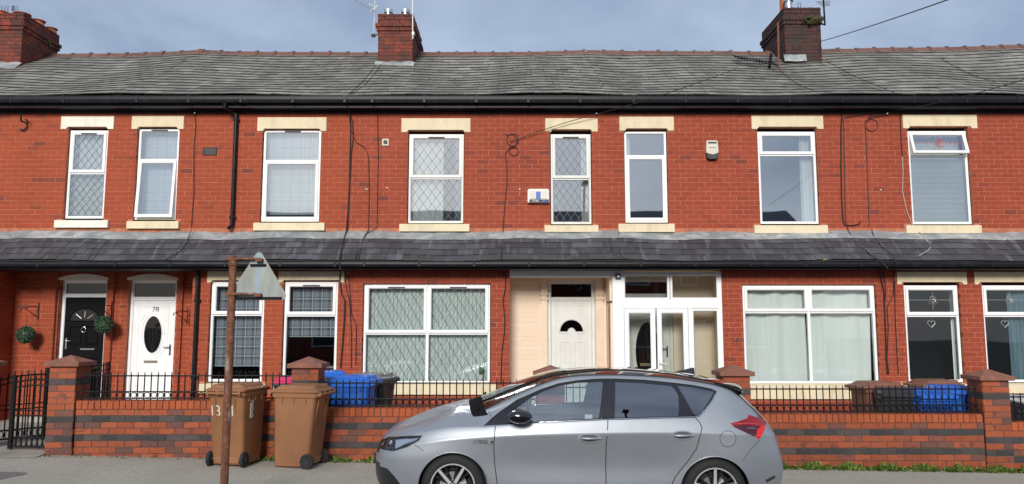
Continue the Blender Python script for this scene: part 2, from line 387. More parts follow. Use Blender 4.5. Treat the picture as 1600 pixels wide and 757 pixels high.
M['rubber'] = plain('tyre rubber', (.018,.018,.019), .75, var=.2, bump=.2)
M['paint_white'] = plain('white daubed paint', (.62,.58,.48), .8, var=.2, scale=30)
# car
t = NT('silver blue metallic paint'); p = t.tex().outputs['Object']
pp = t.tex().outputs['Object']; dst = t.ramp(t.noise(t.mapped(pp, (1,1,2)), 3.5, 6, .7), [(.4,(.36,.39,.425)),(.7,(.335,.36,.39))]); b = t.bsdf(dst, .46, metal=.5, coat=.55, coat_rough=.10, spec=.3); M['paint'] = t.m
t = NT('gloss black'); t.bsdf((.008,.008,.009), .12, coat=1); M['gloss_black'] = t.m
t = NT('roof glass'); t.bsdf((.01,.01,.012), .03, coat=1, spec=.8); M['roof_glass'] = t.m
M['satin_black'] = plain('satin black trim', (.02,.021,.023), .38, var=.1)
M['scuttle'] = plain('matt scuttle plastic', (.012,.012,.013), .9, spec=.08)
M['alloy'] = plain('machined alloy', (.75,.74,.72), .3, metal=.35, var=.03)
M['dark_alloy'] = plain('dark alloy', (.035,.033,.033), .35, metal=.4)
M['seat_cloth'] = plain('seat cloth', (.03,.03,.033), .85)
t = NT('red lamp'); t.bsdf(t.ramp(t.noise(t.geo_pos(), 9, 2), [(.4,(.25,.004,.008)),(.7,(.45,.008,.012))]), .12, coat=1); M['lamp_red'] = t.m
t = NT('bright red lamp'); b = t.bsdf((.75,.01,.01), .15, coat=1); M['lamp_bright'] = t.m
t = NT('dark red lamp'); b = t.bsdf((.07,.003,.005), .12, coat=1); M['lamp_dark'] = t.m
M['lamp_glass'] = glass_mat('lamp cover', (.9,.92,.93), 1.5, .03, .02)
M['sticker'] = plain('paper sticker', (.62,.68,.68), .6)
M['opp_brick'] = plain('brick across the street', (.30,.09,.055), .85, var=.2, scale=3)
M['opp_roof'] = plain('slate across the street', (.10,.10,.11), .7, var=.2)
M['opp_glass'] = plain('windows across the street', (.05,.06,.08), .08)
# ------------------------------------------------------------ countable pieces (bricks, slates, tiles)
PM = {}
def piece_mesh(kind, dims, m):
    key = (kind, tuple(round(d, 3) for d in dims), m.name)
    if key in PM: return PM[key]
    w, d, h = dims
    if kind == 'slate':      # origin at the middle of the lower edge, lies along +y
        mb = MB()
        mb.v = [(-w/2,0,0),(w/2,0,0),(w/2,d,0),(-w/2,d,0),(-w/2,0,h),(w/2,0,h),(w/2,d,h),(-w/2,d,h)]
        mb.f = [(0,3,2,1),(4,5,6,7),(0,1,5,4),(1,2,6,5),(3,0,4,7)]
    else:                    # brick: front face at y=0 with a small arris
        a = .0028; mb = MB()
        x, z = w/2, h/2
        mb.v = [(-x+a,0,-z+a),(x-a,0,-z+a),(x-a,0,z-a),(-x+a,0,z-a),(-x,a,-z),(x,a,-z),(x,a,z),(-x,a,z),(-x,d,-z),(x,d,-z),(x,d,z),(-x,d,z)]
        mb.f = [(0,1,2,3),(4,5,1,0),(5,6,2,1),(6,7,3,2),(7,4,0,3),(8,9,5,4),(9,10,6,5),(10,11,7,6),(11,8,4,7)]
    me = bpy.data.meshes.new(kind); me.from_pydata(mb.v, [], mb.f); me.materials.append(m); me.update()
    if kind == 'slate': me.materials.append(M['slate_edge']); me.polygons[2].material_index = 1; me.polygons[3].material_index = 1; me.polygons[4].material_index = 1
    PM[key] = me; return me
class Pieces:
    """alike pieces of one thing: the nearest `cap` become objects, the rest one joined part"""
    def __init__(s, name, cap=300): s.name = name; s.cap = cap; s.l = []
    def add(s, kind, dims, m, parent, loc, rot=(0, 0, 0), prio=0):
        s.l.append((prio, (Vector(loc) - Vector((0, 0, CAM_H))).length - .2*(dims[0] > .2), kind, dims, m, parent, Vector(loc), rot))
    def build(s):
        s.l.sort(key=lambda a: (a[0], a[1]))
        for pr, d, kind, dims, m, par, loc, rot in s.l[:s.cap]:
            o = bpy.data.objects.new(s.name, piece_mesh(kind, dims, m)); COL.objects.link(o)
            o.parent = par; o.location = loc - orig(par); o.rotation_euler = rot
        groups = {}
        for a in s.l[s.cap:]: groups.setdefault((a[5].name, a[4].name), []).append(a)
        for (pn, mn), L_ in groups.items():
            mb = MB(); par = L_[0][5]; mi = []
            for a in L_:
                me = piece_mesh(a[2], a[3], a[4])
                Mx = Matrix.Translation(a[6]) @ __import__('mathutils').Euler(a[7]).to_matrix().to_4x4()
                mb.add([Mx @ v.co for v in me.vertices], [tuple(p.vertices) for p in me.polygons]); mi += [p.material_index for p in me.polygons]; src = me
            me = bpy.data.meshes.new(s.name); o_ = np.array(orig(par))
            me.from_pydata((np.array([tuple(v) for v in mb.v]) - o_).tolist(), [], mb.f); [me.materials.append(q) for q in src.materials]; me.polygons.foreach_set('material_index', mi); me.update()
            o = bpy.data.objects.new(s.name + '_field', me); COL.objects.link(o); o.parent = par; o['kind'] = 'stuff'

BH, BP, JT = .0858, .229, .0095
def cut(a, b, holes):
    """interval a..b minus the holes -> list of intervals"""
    segs = [(a, b)]
    for h0, h1 in holes:
        n = []
        for s0, s1 in segs:
            if h1 <= s0 or h0 >= s1: n.append((s0, s1)); continue
            if h0 > s0: n.append((s0, h0))
            if h1 < s1: n.append((h1, s1))
        segs = n
    return segs
def brick_face(pc, parent, Y, x0, x1, z0, z1, holes, m, depth=.1, axis='x', band=None, bh=BH, bp=BP, phase=0, side=None, prio=0, proud=.0015, party=(False, False)):
    """stretcher-bond face. axis x: seen from -Y at depth Y; axis y: a return wall at x=Y running along y, side=+1/-1 is the way it faces"""
    k = 0; z = z0
    while z < z1 - .02:
        h = min(bh, z1 - z)
        hs = [(a, b) for a, b, c, d in holes if c < z + h*.55 and d > z + h*.45]
        for s0, s1 in cut(x0, x1, hs):
            off = (phase + (k % 2)*.5) * bp
            x = math.floor((s0 - off)/bp)*bp + off
            while x < s1 - .004:
                a, b = max(x, s0), min(x + bp, s1); cc = x + bp/2
                if party[0] and s0 == x0 and a < x0 + bp and x < x0:
                    if cc < x0: x += bp; continue
                    a = x
                if party[1] and s1 == x1 and x + bp > x1:
                    if cc >= x1: x += bp; continue
                    b = x + bp
                if b - a > .016:
                    mm = band(k, x) if band else m
                    w = round(b - a - JT, 2) if b - a < bp - .001 else bp - JT
                    jx, jz = random.uniform(-.0015, .0015), random.uniform(-.0012, .0012)
                    jy = random.uniform(-proud, proud)
                    c = ((a+b)/2 + jx, Y + jy, z + h/2 + jz)
                    if axis == 'x': pc.add('brick', (w, depth, h - JT), mm, parent, c, (0, random.uniform(-.004, .004), 0), prio)
                    else: pc.add('brick', (w, depth, h - JT), mm, parent, (Y + jy*side, c[0], c[2]), (0, 0, R(90)*side), prio)
                x += bp
        z += bh; k += 1
def wall_slab(name, x0, x1, z0, z1, Y0, Y1, holes, m, parent):
    """mortar-coloured body of a wall with openings"""
    xs = sorted({x0, x1, *[min(max(h[0]-.003, x0), x1) for h in holes], *[min(max(h[1]+.003, x0), x1) for h in holes]})
    zs = sorted({z0, z1, *[min(max(h[2]-.003, z0), z1) for h in holes], *[min(max(h[3]+.003, z0), z1) for h in holes]})
    mb = MB()
    solid = lambda i, j: 0 <= i < len(xs)-1 and 0 <= j < len(zs)-1 and not any(h[0]-.004 < (xs[i]+xs[i+1])/2 < h[1]+.004 and h[2]-.004 < (zs[j]+zs[j+1])/2 < h[3]+.004 for h in holes)
    for i in range(len(xs)-1):
        for j in range(len(zs)-1):
            if not solid(i, j): continue
            a, b, c, d = xs[i], xs[i+1], zs[j], zs[j+1]
            mb.add([(a,Y0,c),(b,Y0,c),(b,Y0,d),(a,Y0,d)], [(0,1,2,3)]); mb.add([(a,Y1,c),(b,Y1,c),(b,Y1,d),(a,Y1,d)], [(3,2,1,0)])
            if not solid(i-1, j): mb.add([(a,Y0,c),(a,Y1,c),(a,Y1,d),(a,Y0,d)], [(0,3,2,1)])
            if not solid(i+1, j): mb.add([(b,Y0,c),(b,Y1,c),(b,Y1,d),(b,Y0,d)], [(0,1,2,3)])
            if not solid(i, j-1): mb.add([(a,Y0,c),(b,Y0,c),(b,Y1,c),(a,Y1,c)], [(0,3,2,1)])
            if not solid(i, j+1): mb.add([(a,Y0,d),(b,Y0,d),(b,Y1,d),(a,Y1,d)], [(0,1,2,3)])
    return obj(name, mb, m, parent)

# ------------------------------------------------------------ the setting
g = MB(); X0, X1 = -260, 260
g.add([(X0,-200,zg(X0)-.115),(X1,-200,zg(X1)-.115),(X1,400,zg(X1)-.115),(X0,400,zg(X0)-.115)], [(0,1,2,3)])
obj('road', g, M['road'], kind='structure')
def slab(name, x0, x1, y0, y1, top, th, m, **k):
    mb = MB(); n = 12; xs = [x0+(x1-x0)*i/n for i in range(n+1)]
    for a, b in zip(xs, xs[1:]):
        za, zb = zg(a)+top, zg(b)+top
        mb.add([(a,y0,za),(b,y0,zb),(b,y1,zb),(a,y1,za),(a,y0,za-th),(b,y0,zb-th),(b,y1,zb-th),(a,y1,za-th)], [(0,1,2,3),(0,4,5,1),(2,6,7,3),(4,7,6,5)])
    return obj(name, mb, m, kind='structure', **k)
slab('pavement', -40, 40, 7.5, 10.95, 0, .13, M['tarmac'])
slab('garden_paving', -40, 40, 10.95, 15.5, .035, .2, M['concrete'])
slab('opposite_pavement', -40, 40, -3.2, -.9, 0, .13, M['tarmac'])
kb = thing('kerb', (0, 7.38, -.13), 'pale stone kerb along the edge of the pavement beneath the car', 'kerb'); kb['kind'] = 'structure'
kme = None
for i in range(26):
    x = -11.7 + i*.93
    mb = MB().box(-.461, .461, 0, .125, 0, .255)
    if kme is None: o = obj('kerb_stone', mb, M['kerb'], kb, local=True, bevel=.012); kme = o.data
    else: o = kme and bpy.data.objects.new('kerb_stone', kme); COL.objects.link(o); o.parent = kb; md = o.modifiers.new('bevel', 'BEVEL'); md.width = .012
    o.location = (x, 0, zg(x) - .115 + .0); o.rotation_euler = (0, math.atan(.0153), 0)
# worn concrete threshold in the gateway
mb = MB(); xa, xb = PX(-60, 700, 10.9), PX(74, 700, 10.9)
mb.add([(xa,10.5,zg(xa)+.006),(xb,10.62,zg(xb)+.006),(xb,11.3,zg(xb)+.05),(xa,11.3,zg(xa)+.05)], [(0,1,2,3)])
obj('gateway_threshold', mb, M['concrete'], kind='structure')

# ------------------------------------------------------------ windows
UP_Y, BAY_Y, REC_Y = 14.0, 13.70, 14.35
SEC_F = lambda y, w=.052: [(0, y+.06), (0, y+.006), (.004, y), (w-.016, y), (w-.004, y+.010), (w, y+.014), (w, y+.06)]
def lattice(x0, x1, z0, z1, Y, dx, dz, m, parent, w=.0035, top_only=None):
    """diamond leading, cut to the pane"""
    mb = MB(); k = dz/dx
    n0 = int(-((z1-z0)/dz)) - 3; n1 = int((x1-x0)/dx) + 3
    for sgn in (1, -1):
        for i in range(n0-6, n1+12):
            xb = (x0 + i*dx) if sgn > 0 else (x1 - i*dx)
            # line z = z0 + sgn*k*(x-xb)
            pts = []
            xa, xc = x0, x1
            za, zc = z0 + sgn*k*(xa-xb), z0 + sgn*k*(xc-xb)
            t0, t1 = 0., 1.
            dzv = zc - za
            if dzv != 0:
                ta, tb = (z0-za)/dzv, (z1-za)/dzv
                if ta > tb: ta, tb = tb, ta
                t0, t1 = max(t0, ta), min(t1, tb)
            if t1 - t0 < .005: continue
            A = Vector((xa+(xc-xa)*t0, Y, za+dzv*t0)); B = Vector((xa+(xc-xa)*t1, Y, za+dzv*t1))
            d = (B-A).normalized(); nrm = Vector((-d.z, 0, d.x))*w; f = Vector((0, -.003, 0))
            mb.add([A+nrm, A-nrm, B-nrm, B+nrm, A+nrm+f, A-nrm+f, B-nrm+f, B+nrm+f], [(4,5,6,7),(0,4,7,3),(1,2,6,5)])
    return obj('leading', mb, m, parent)
def pane(x0, x1, z0, z1, Y, m, parent):
    s = MB().ring(x0-.006, x1+.006, z0-.006, z1+.006, [(0, Y-.004), (0, Y-.009), (.009, Y-.006), (.009, Y-.004)])
    obj('seal', s, M['seal'], parent)
    return obj('pane', MB().box(x0, x1, Y, Y+.006, z0, z1), m, parent)
def sash(name, x0, x1, z0, z1, Y, parent, m, w=.052, proud=.016):
    return obj(name, MB().ring(x0, x1, z0, z1, SEC_F(Y-proud, w)), m, parent)
def vent(xc, z, Y, parent, w=.22):
    mb = MB().box(xc-w/2, xc+w/2, Y-.014, Y, z, z+.018); obj('trickle_vent', mb, M['seal'], parent)
def lintel(house, x0, x1, z0, z1, Y, m, notch=.10, rise=.045):
    mb = MB(); e = notch
    poly = [(x0,z0),(x0+e,z0),(x0+e+.035,z0+rise),(x1-e-.035,z0+rise),(x1-e,z0),(x1,z0),(x1,z1),(x0,z1)]
    mb.prism(poly, Y-.018, Y+.10)
    # splayed soffit behind the raised middle
    return obj('lintel', mb, m, house, bevel=.006)
def sill(house, x0, x1, z0, z1, Y, m):
    mb = MB(); mb.prism([(Y-.065,z0),(Y-.065,z1-.012),(Y+.09,z1+.006),(Y+.09,z0)], x0, x1, 'x')
    return obj('sill', mb, m, house, bevel=.004)
def divided(px0, px1, py0, py1, Y):
    ym = (py0+py1)/2
    return PX(px0, ym, Y), PX(px1, ym, Y), PZ(py1, Y), PZ(py0, Y)
def window(house, px0, px1, py0, py1, Y, divs, top_sash=True, low_sash=False, m=None, glass=None, low_glass=None, lat=None, mull=None, vents=True, dz=.1, open_top=0, open_low=0):
    """divs: photo row of the transom. mull: photo column of the mullion. Returns the opening."""
    m = m or M['upvc']; glass = glass or M['glass']; low_glass = low_glass or glass
    x0, x1, z0, z1 = divided(px0, px1, py0, py1, Y)
    Yf = Y + .055
    w = obj('window', MB().ring(x0, x1, z0, z1, SEC_F(Yf, .045)), m, house)
    zd = PZ(divs, Y); obj('transom', MB().box(x0+.045, x1-.045, Yf+.004, Yf+.055, zd-.022, zd+.022), m, w, bevel=.003)
    cols = [(x0+.045, x1-.045)]
    if mull:
        xm = PX(mull, (py0+py1)/2, Y)
        obj('mullion', MB().box(xm-.026, xm+.026, Yf+.002, Yf+.056, z0+.045, z1-.045), m, w, bevel=.003)
        cols = [(x0+.045, xm-.026), (xm+.026, x1-.045)]
    for a, b in cols:
        for (c, d, sa, hi) in ((zd+.022, z1-.045, top_sash, True), (z0+.045, zd-.022, low_sash, False)):
            g_ = glass if hi else low_glass; ang = open_top if hi else open_low
            host = w; Yp = Yf+.025; start = []
            before = set(bpy.data.objects.keys()) if ang else None
            a2, b2, c2, d2 = a, b, c, d
            if sa:
                s_ = sash('sash', a-.014, b+.014, c-.014, d+.014, Yf, w, m, .058, .02)
                a2, b2, c2, d2 = a+.044, b-.044, c+.044, d-.044; Yp = Yf+.006
            pane(a2, b2, c2, d2, Yp, g_, w)
            if lat:
                lattice(a2, b2, c2, d2, Yp-.001, lat[0], lat[1], lat[2] if hi or len(lat) < 4 else lat[3], w)
            if hi and vents: vent((a+b)/2, d2+.014, Yf-.02 if sa else Yf, w, min(.3, (b-a)*.45))
            if ang:     # pushed open at the foot, hinged at the head
                for nme in set(bpy.data.objects.keys()) - before:
                    o = bpy.data.objects[nme]
                    H = Vector((0, Yf, d+.014)) - orig(o)
                    Mx = Matrix.Translation(H) @ Matrix.Rotation(R(-ang), 4, 'X') @ Matrix.Translation(-H)
                    o.data.transform(Mx)
    return w, (x0, x1, z0, z1)

# ------------------------------------------------------------ roof shape
RIDGE_Y, EAVE_Y = 17.6, 13.80
_rp = [(-400,85),(0,87),(90,86),(220,85),(285,82),(330,79.5),(370,82),(590,83.5),(660,83),(800,83),(860,82),(915,79.5),(960,81),(1190,82),(1290,78),(1440,75.5),(1470,75),(1600,70.5),(2000,68)]
def ridge_z(X):
    px = X/(RIDGE_Y*1.064)*1200 + 800
    y = float(np.interp(px, [a for a, _ in _rp], [b for _, b in _rp]))
    return PZ(y, RIDGE_Y) - .07
EZ = PZ(150.5, EAVE_Y - .06)
def eave_dz(X): return .018*math.sin(X*.9+1) + .012*math.sin(X*2.3)
def roof_pt(X, f):
    z0 = EZ + eave_dz(X)
    sagf = .03*math.sin(X*1.7+.5)*math.sin(math.pi*f) - .05*math.sin(math.pi*f)
    return Vector((X, EAVE_Y - .06 + f*(RIDGE_Y - EAVE_Y + .06), z0 + f*(ridge_z(X) - z0) + sagf))
LT, LB = (13.86, PZ(372.5, 13.86)), (13.36, PZ(408.5, 13.36))       # lean-to slates: top and foot (y, z)
def lean_pt(X, f):
    s = .012*math.sin(X*1.3)+.008*math.sin(X*3.1+2)
    return Vector((X, LB[0]+f*(LT[0]-LB[0]), LB[1]+f*(LT[1]-LB[1]) + s))
XB = [-13.4, PX(182, 300, 14), PX(546, 300, 14), PX(950, 300, 14), PX(1384, 300, 14), PX(1712, 300, 14), PX(2060, 300, 14)]
SOFF = PZ(421, BAY_Y-.1)        # underside of the lean-to fascia
LAB = ['brick terraced house at the left edge with the black door and fanlight',
       'brick terraced house with the white door numbered 78 and plaid blinds',
       'brick terraced house with the cream painted porch recess and diamond-leaded windows',
       'brick terraced house with the white glazed porch beside the car roof',
       'brick terraced house at the right edge with rose motifs in its window glass',
       'last brick terraced house on the right, only a corner of its roof in the photo']
HOUSES = []
for i in range(6):
    h = thing('terraced_house', ((XB[i]+XB[i+1])/2, 14.0, zg((XB[i]+XB[i+1])/2)), LAB[i], 'house', 'houses of the brick terrace')
    h['cap'] = 0; del h['cap']
    HOUSES.append(h)
SL = [Pieces('slate') for _ in range(6)]; BR = [Pieces('brick') for _ in range(6)]
def which(X):
    for i in range(6):
        if X < XB[i+1]: return i
    return 5
# --- roofs
for i, h in enumerate(HOUSES):
    x0, x1 = XB[i], XB[i+1]
    mb = MB(); n = 24
    mb.grid(lambda u, v: roof_pt(x0+(x1-x0)*u, v) - Vector((0, 0, .02)), n, 6)
    mb.grid(lambda u, v: (x0+(x1-x0)*u, RIDGE_Y + v*3.8, ridge_z(x0+(x1-x0)*u) - .02 - v*2.2), n, 1)
    roof = obj('roof', mb, M['deck'], h)
    NC, SW = 16, .262
    sl_len = (roof_pt(0, 1) - roof_pt(0, 0)).length; E = sl_len/NC
    for r in range(NC):
        x = x0 - SW*(.5 if r % 2 else 0)
        while x < x1 - .02:
            a, b = max(x, x0), min(x+SW, x1)
            if b - a > .05:
                xc = (a+b)/2 + random.uniform(-.006, .006); f = r/NC
                p0, p1 = roof_pt(xc, f), roof_pt(xc, min(1, f+1/NC))
                pit = math.atan2(p1.z-p0.z, p1.y-p0.y) - 1.2*.017/E + random.uniform(-.006, .009)
                p2 = roof_pt(xc+.1, f); roll = math.atan2(p2.z-p0.z, .1)
                slip = random.uniform(-.012, .012) - (.05 if random.random() < .02 else 0)
                L_ = E*1.3 if r < NC-1 else E*.98; TH = .017
                dn = Vector((0, p1.y-p0.y, p1.z-p0.z)).normalized()
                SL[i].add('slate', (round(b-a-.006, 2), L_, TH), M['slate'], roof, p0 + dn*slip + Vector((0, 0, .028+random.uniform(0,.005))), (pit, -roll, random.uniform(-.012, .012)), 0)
            x += SW
    # ridge tiles
    TL = .43; x = x0; mb0 = None
    while x < x1 - .05:
        xe = min(x+TL, x1); zc = ridge_z((x+xe)/2); sl = math.atan2(ridge_z(xe)-ridge_z(x), xe-x) + random.uniform(-.012, .012)
        w = xe-x
        def rt(w):
            mb = MB(); pr = [(-.20,-.105),(-.03,.048),(0,.065),(.03,.048),(.20,-.105),(.18,-.12),(0,.03),(-.18,-.12)]
            mb.prism(pr, -w/2, w/2-.012, 'x')
            pr2 = [(-.225,-.115),(-.04,.068),(0,.09),(.04,.068),(.225,-.115),(.18,-.12),(0,.03),(-.18,-.12)]
            mb.prism(pr2, w/2-.06, w/2+.01, 'x'); return mb
        if w > TL-.01 and mb0 is not None:
            o = bpy.data.objects.new('ridge_tile', mb0.data); COL.objects.link(o); o.parent = roof
        else:
            o = obj('ridge_tile', rt(w), M['ridge'], roof, local=True)
            if w > TL-.01: mb0 = o
        o.location = Vector(((x+xe)/2, RIDGE_Y+.02, zc+.035+random.uniform(-.006,.006))) - orig(roof); o.rotation_euler = (0, -sl, random.uniform(-.015,.015))
        x = xe
    # bedding mortar under the ridge
    mb = MB(); mb.grid(lambda u, v: roof_pt(x0+(x1-x0)*u, .955+.03*v+.008*math.sin(u*37+i)) + Vector((0, 0, .022+v*.03)), 60, 1); obj('ridge_mortar', mb, M['chimney_mortar'], roof)
    # lean-to roof over the ground floor
    mb = MB(); mb.grid(lambda u, v: lean_pt(x0+(x1-x0)*u, v) - Vector((0, 0, .012)), n, 2)
    lr = obj('lean_to_roof', mb, M['deck'], h)
    NR, SW2 = 4, .272; E2 = (lean_pt(0,1)-lean_pt(0,0)).length/NR
    for r in range(NR):
        x = x0 - SW2*(.5 if r % 2 else 0)
        while x < x1 - .02:
            a, b = max(x, x0), min(x+SW2, x1)
            if b - a > .05:
                xc = (a+b)/2; p0, p1 = lean_pt(xc, r/NR), lean_pt(xc, (r+1)/NR)
                pit = math.atan2(p1.z-p0.z, p1.y-p0.y) - 1.2*.010/E2 + random.uniform(-.01, .012)
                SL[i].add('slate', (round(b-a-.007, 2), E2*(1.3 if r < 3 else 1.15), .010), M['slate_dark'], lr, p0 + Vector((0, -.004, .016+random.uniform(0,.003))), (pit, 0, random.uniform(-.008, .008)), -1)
            x += SW2
    # lead flashing: skirt over the slates, turned up the wall
    mb = MB(); seed = i*3.1
    def lead(u, v):
        X = x0+(x1-x0)*u; wv = .004*math.sin(X*4)+.003*math.sin(X*9.7)
        p = lean_pt(X, 1)
        if v < .5: k = v*2; return (X, p.y-.055+.10*k+.0, p.z-.03+.085*k + .012 + (1-k)*wv)
        k = (v-.5)*2; return (X, min(p.y+.045+.09*k, UP_Y-.006), p.z+.067+.02*k+ k*(.055+wv*1.6))
    mb.grid(lead, 70, 4); obj('lead_flashing', mb, M['lead'], h, smooth=True)
    # gutters and fascias
    xa, xb = x0+.001, x1-.001
    for (gy, zt, zb, zf, yw, nm) in ((EAVE_Y-.085, PZ(150, EAVE_Y-.14), PZ(160, EAVE_Y-.14), PZ(177, UP_Y-.04), UP_Y, 'upper'), (LB[0]-.075, PZ(409, LB[0]-.13), PZ(416.5, LB[0]-.13), PZ(422.5, BAY_Y-.1), BAY_Y, 'lower')):
        g0 = gy-.058
        mb = MB().prism([(g0+.01,zb),(g0-.004,zb+(zt-zb)*.45),(g0,zt-.012),(g0-.006,zt-.01),(g0-.006,zt),(g0+.012,zt),(g0+.012,zb+.02),(g0+.1,zb+.02),(g0+.1,zt-.01),(g0+.112,zt-.01),(g0+.112,zb),],  xa, xb, 'x')
        obj('gutter', mb, M['black_plastic'], h, bevel=.002)
        mb = MB().box(xa, xb, g0+.115, yw+ (.0 if nm == 'upper' else .0), zf+.05, zt-.02) if nm == 'upper' else MB().box(xa, xb, g0+.115, yw+.02, zf, zt-.02)
        obj('fascia', mb, M['black_plastic'], h)
        if nm == 'upper':   # tarred board under the fascia, with streaks
            obj('eaves_board', MB().box(xa, xb, yw-.045, yw+.02, zf, zf+.12), M['black_plastic'], h)
        # brackets
        k = x0+.45
        while k < x1: obj('gutter_bracket', MB().box(k-.02, k+.02, g0-.009, g0+.02, zb-.004, zt+.003), M['black_plastic'], h); k += .95
# ------------------------------------------------------------ upper storey: windows, lintels, sills, brickwork
S, SWH = M['stone'], M['stone_white']
LD, LDP = M['leading'], M['leading_dark']
UPPER = [  # house, frame(px0,px1,py0,py1), transom row, lintel, sill, options
 (0, (103.5,164,203,341), 270, (95,177.5,182,202), (85,168.5,343.5,356), dict(lat=(.135,.18,LD), m=M['upvc'])),
 (1, (212,276,201,343), 249.5, (205.5,287,181.5,202), (198,279,345,357.5), dict(top_sash=False, low_sash=True, open_low=4.5)),
 (1, (409,499,203,346), 251, (402,510,183.5,205), (396,507,347.5,360.5), dict(top_sash=False, low_sash=True)),
 (2, (638,724,209,348.5), 278, (627,735,185,207), (624,733.5,349.5,362), dict(lat=(.155,.215,LD), m=M['upvc_grey'])),
 (2, (861,924,209,350), 279, (852,934,185,206), (851,935,351.5,363), dict(lat=(.14,.205,LD), m=M['upvc_grey'])),
 (3, (977,1043,205,347.5), 243.5, (968,1053,182.5,204.5), (966.5,1054,349,363), dict(top_sash=False, low_sash=True, vents=False)),
 (3, (1187,1278,205,349.5), 241.5, (1174.5,1286.5,181,202), (1178.5,1293.5,351.5,365), dict(vents=False)),
 (4, (1423.5,1516.5,204,350), 243, (1411,1527,179.5,201), (1416,1533.5,351.5,365), dict(vents=False, open_top=16)),
 (4, (1650,1712,204,350), 243, (1640,1722,179.5,201), (1642,1724,351.5,365), dict(vents=False)),
]
up_holes = [[] for _ in range(6)]; up_slab = [[] for _ in range(6)]; WIN = {}
def rect(px, Y):
    ym = (px[2]+px[3])/2; return PX(px[0], ym, Y), PX(px[1], ym, Y), PZ(px[3], Y), PZ(px[2], Y)
for k, (hi, fr, dv, li, si, kw) in enumerate(UPPER):
    h = HOUSES[hi]
    w, (x0,x1,z0,z1) = window(h, *fr, UP_Y, dv, **kw); WIN[k] = (w, x0, x1, z0, z1)
    lr_, sr_ = rect(li, UP_Y-.018), rect(si, UP_Y-.05)
    sm = SWH if k == 0 else S
    lintel(h, *lr_, UP_Y, sm); sill(h, sr_[0], sr_[1], sr_[2], sr_[3], UP_Y, sm)
    op = (x0-.012, x1+.012, sr_[3]-.03, lr_[2]+.04)
    up_slab[hi].append(op)
    up_holes[hi] += [op, (lr_[0]-.004, lr_[1]+.004, lr_[2]-.004, lr_[3]+.004), (sr_[0]-.004, sr_[1]+.004, sr_[2]-.004, sr_[3]+.004)]
for i, h in enumerate(HOUSES):
    z0, z1 = LT[1]+.0, PZ(172, UP_Y)
    ws = wall_slab('upper_wall', XB[i], XB[i+1], z0-.1, z1+.1, UP_Y+.0045, UP_Y+.13, up_slab[i], M['mortar'], h)
    brick_face(BR[i], ws, UP_Y, XB[i], XB[i+1], z1-26*BH, z1, up_holes[i], M['brick' if i < 2 else 'brick_b'], phase=.1, party=(i > 0, i < 5))
# ------------------------------------------------------------ ground floor bays
ZG0, ZTOP = -.25, PZ(421.5, BAY_Y)
LOWER = [
 (1, (326.5,410,440.5,597), 492, (323.6,428,424,442), (309,415,599.5,615), dict(m=M['upvc'], glass=M['glass_low'])),
 (1, (442,525.5,440.5,597), 493, (435,538,424,442), (427,535,599.5,615), dict(m=M['upvc'], glass=M['glass_low'])),
 (2, (567,765.5,443.5,600), 521.5, None, (553,775,600.5,617), dict(lat=(.155,.27,LD), mull=667, glass=M['glass_low'])),
 (3, (1163.5,1371.5,446,600), 488, None, (1152,1386,601,624), dict(mull=1267, glass=M['glass_low'], vents=False)),
 (4, (1417.5,1503,446,598), 493.5, (1402,1511,425,445), (1408,1514,600,615), dict(glass=M['glass_low'], vents=False)),
 (4, (1540.5,1626,446,598), 493.5, (1523,1635,425,445), (1530,1640,600,615), dict(glass=M['glass_low'], vents=False)),
]
lo_h = [[] for _ in range(6)]; lo_s = [[] for _ in range(6)]; LWIN = {}
for k, (hi, fr, dv, li, si, kw) in enumerate(LOWER):
    h = HOUSES[hi]
    w, (x0,x1,z0,z1) = window(h, *fr, BAY_Y, dv, **kw); LWIN[k] = (w, x0, x1, z0, z1)
    sr_ = rect(si, BAY_Y-.05); sill(h, *sr_, BAY_Y, S)
    top = z1+.012
    if li:
        lr_ = rect(li, BAY_Y-.018); lintel(h, *lr_, BAY_Y, S, notch=.06); top = lr_[2]+.035
        lo_h[hi].append((lr_[0]-.004, lr_[1]+.004, lr_[2]-.004, lr_[3]+.06))
    op = (x0-.012, x1+.012, sr_[3]-.03, top)
    lo_s[hi].append(op); lo_h[hi] += [op, (sr_[0]-.004, sr_[1]+.004, sr_[2]-.004, sr_[3]+.004)]
bx = lambda p: PX(p, 500, BAY_Y)
BAYS = [(0, XB[0], bx(-16)), (1, bx(298.5), XB[2]), (2, XB[2], bx(796)), (3, bx(1129.5), XB[4]), (4, XB[4], bx(1655)), (5, bx(1655), XB[6])]
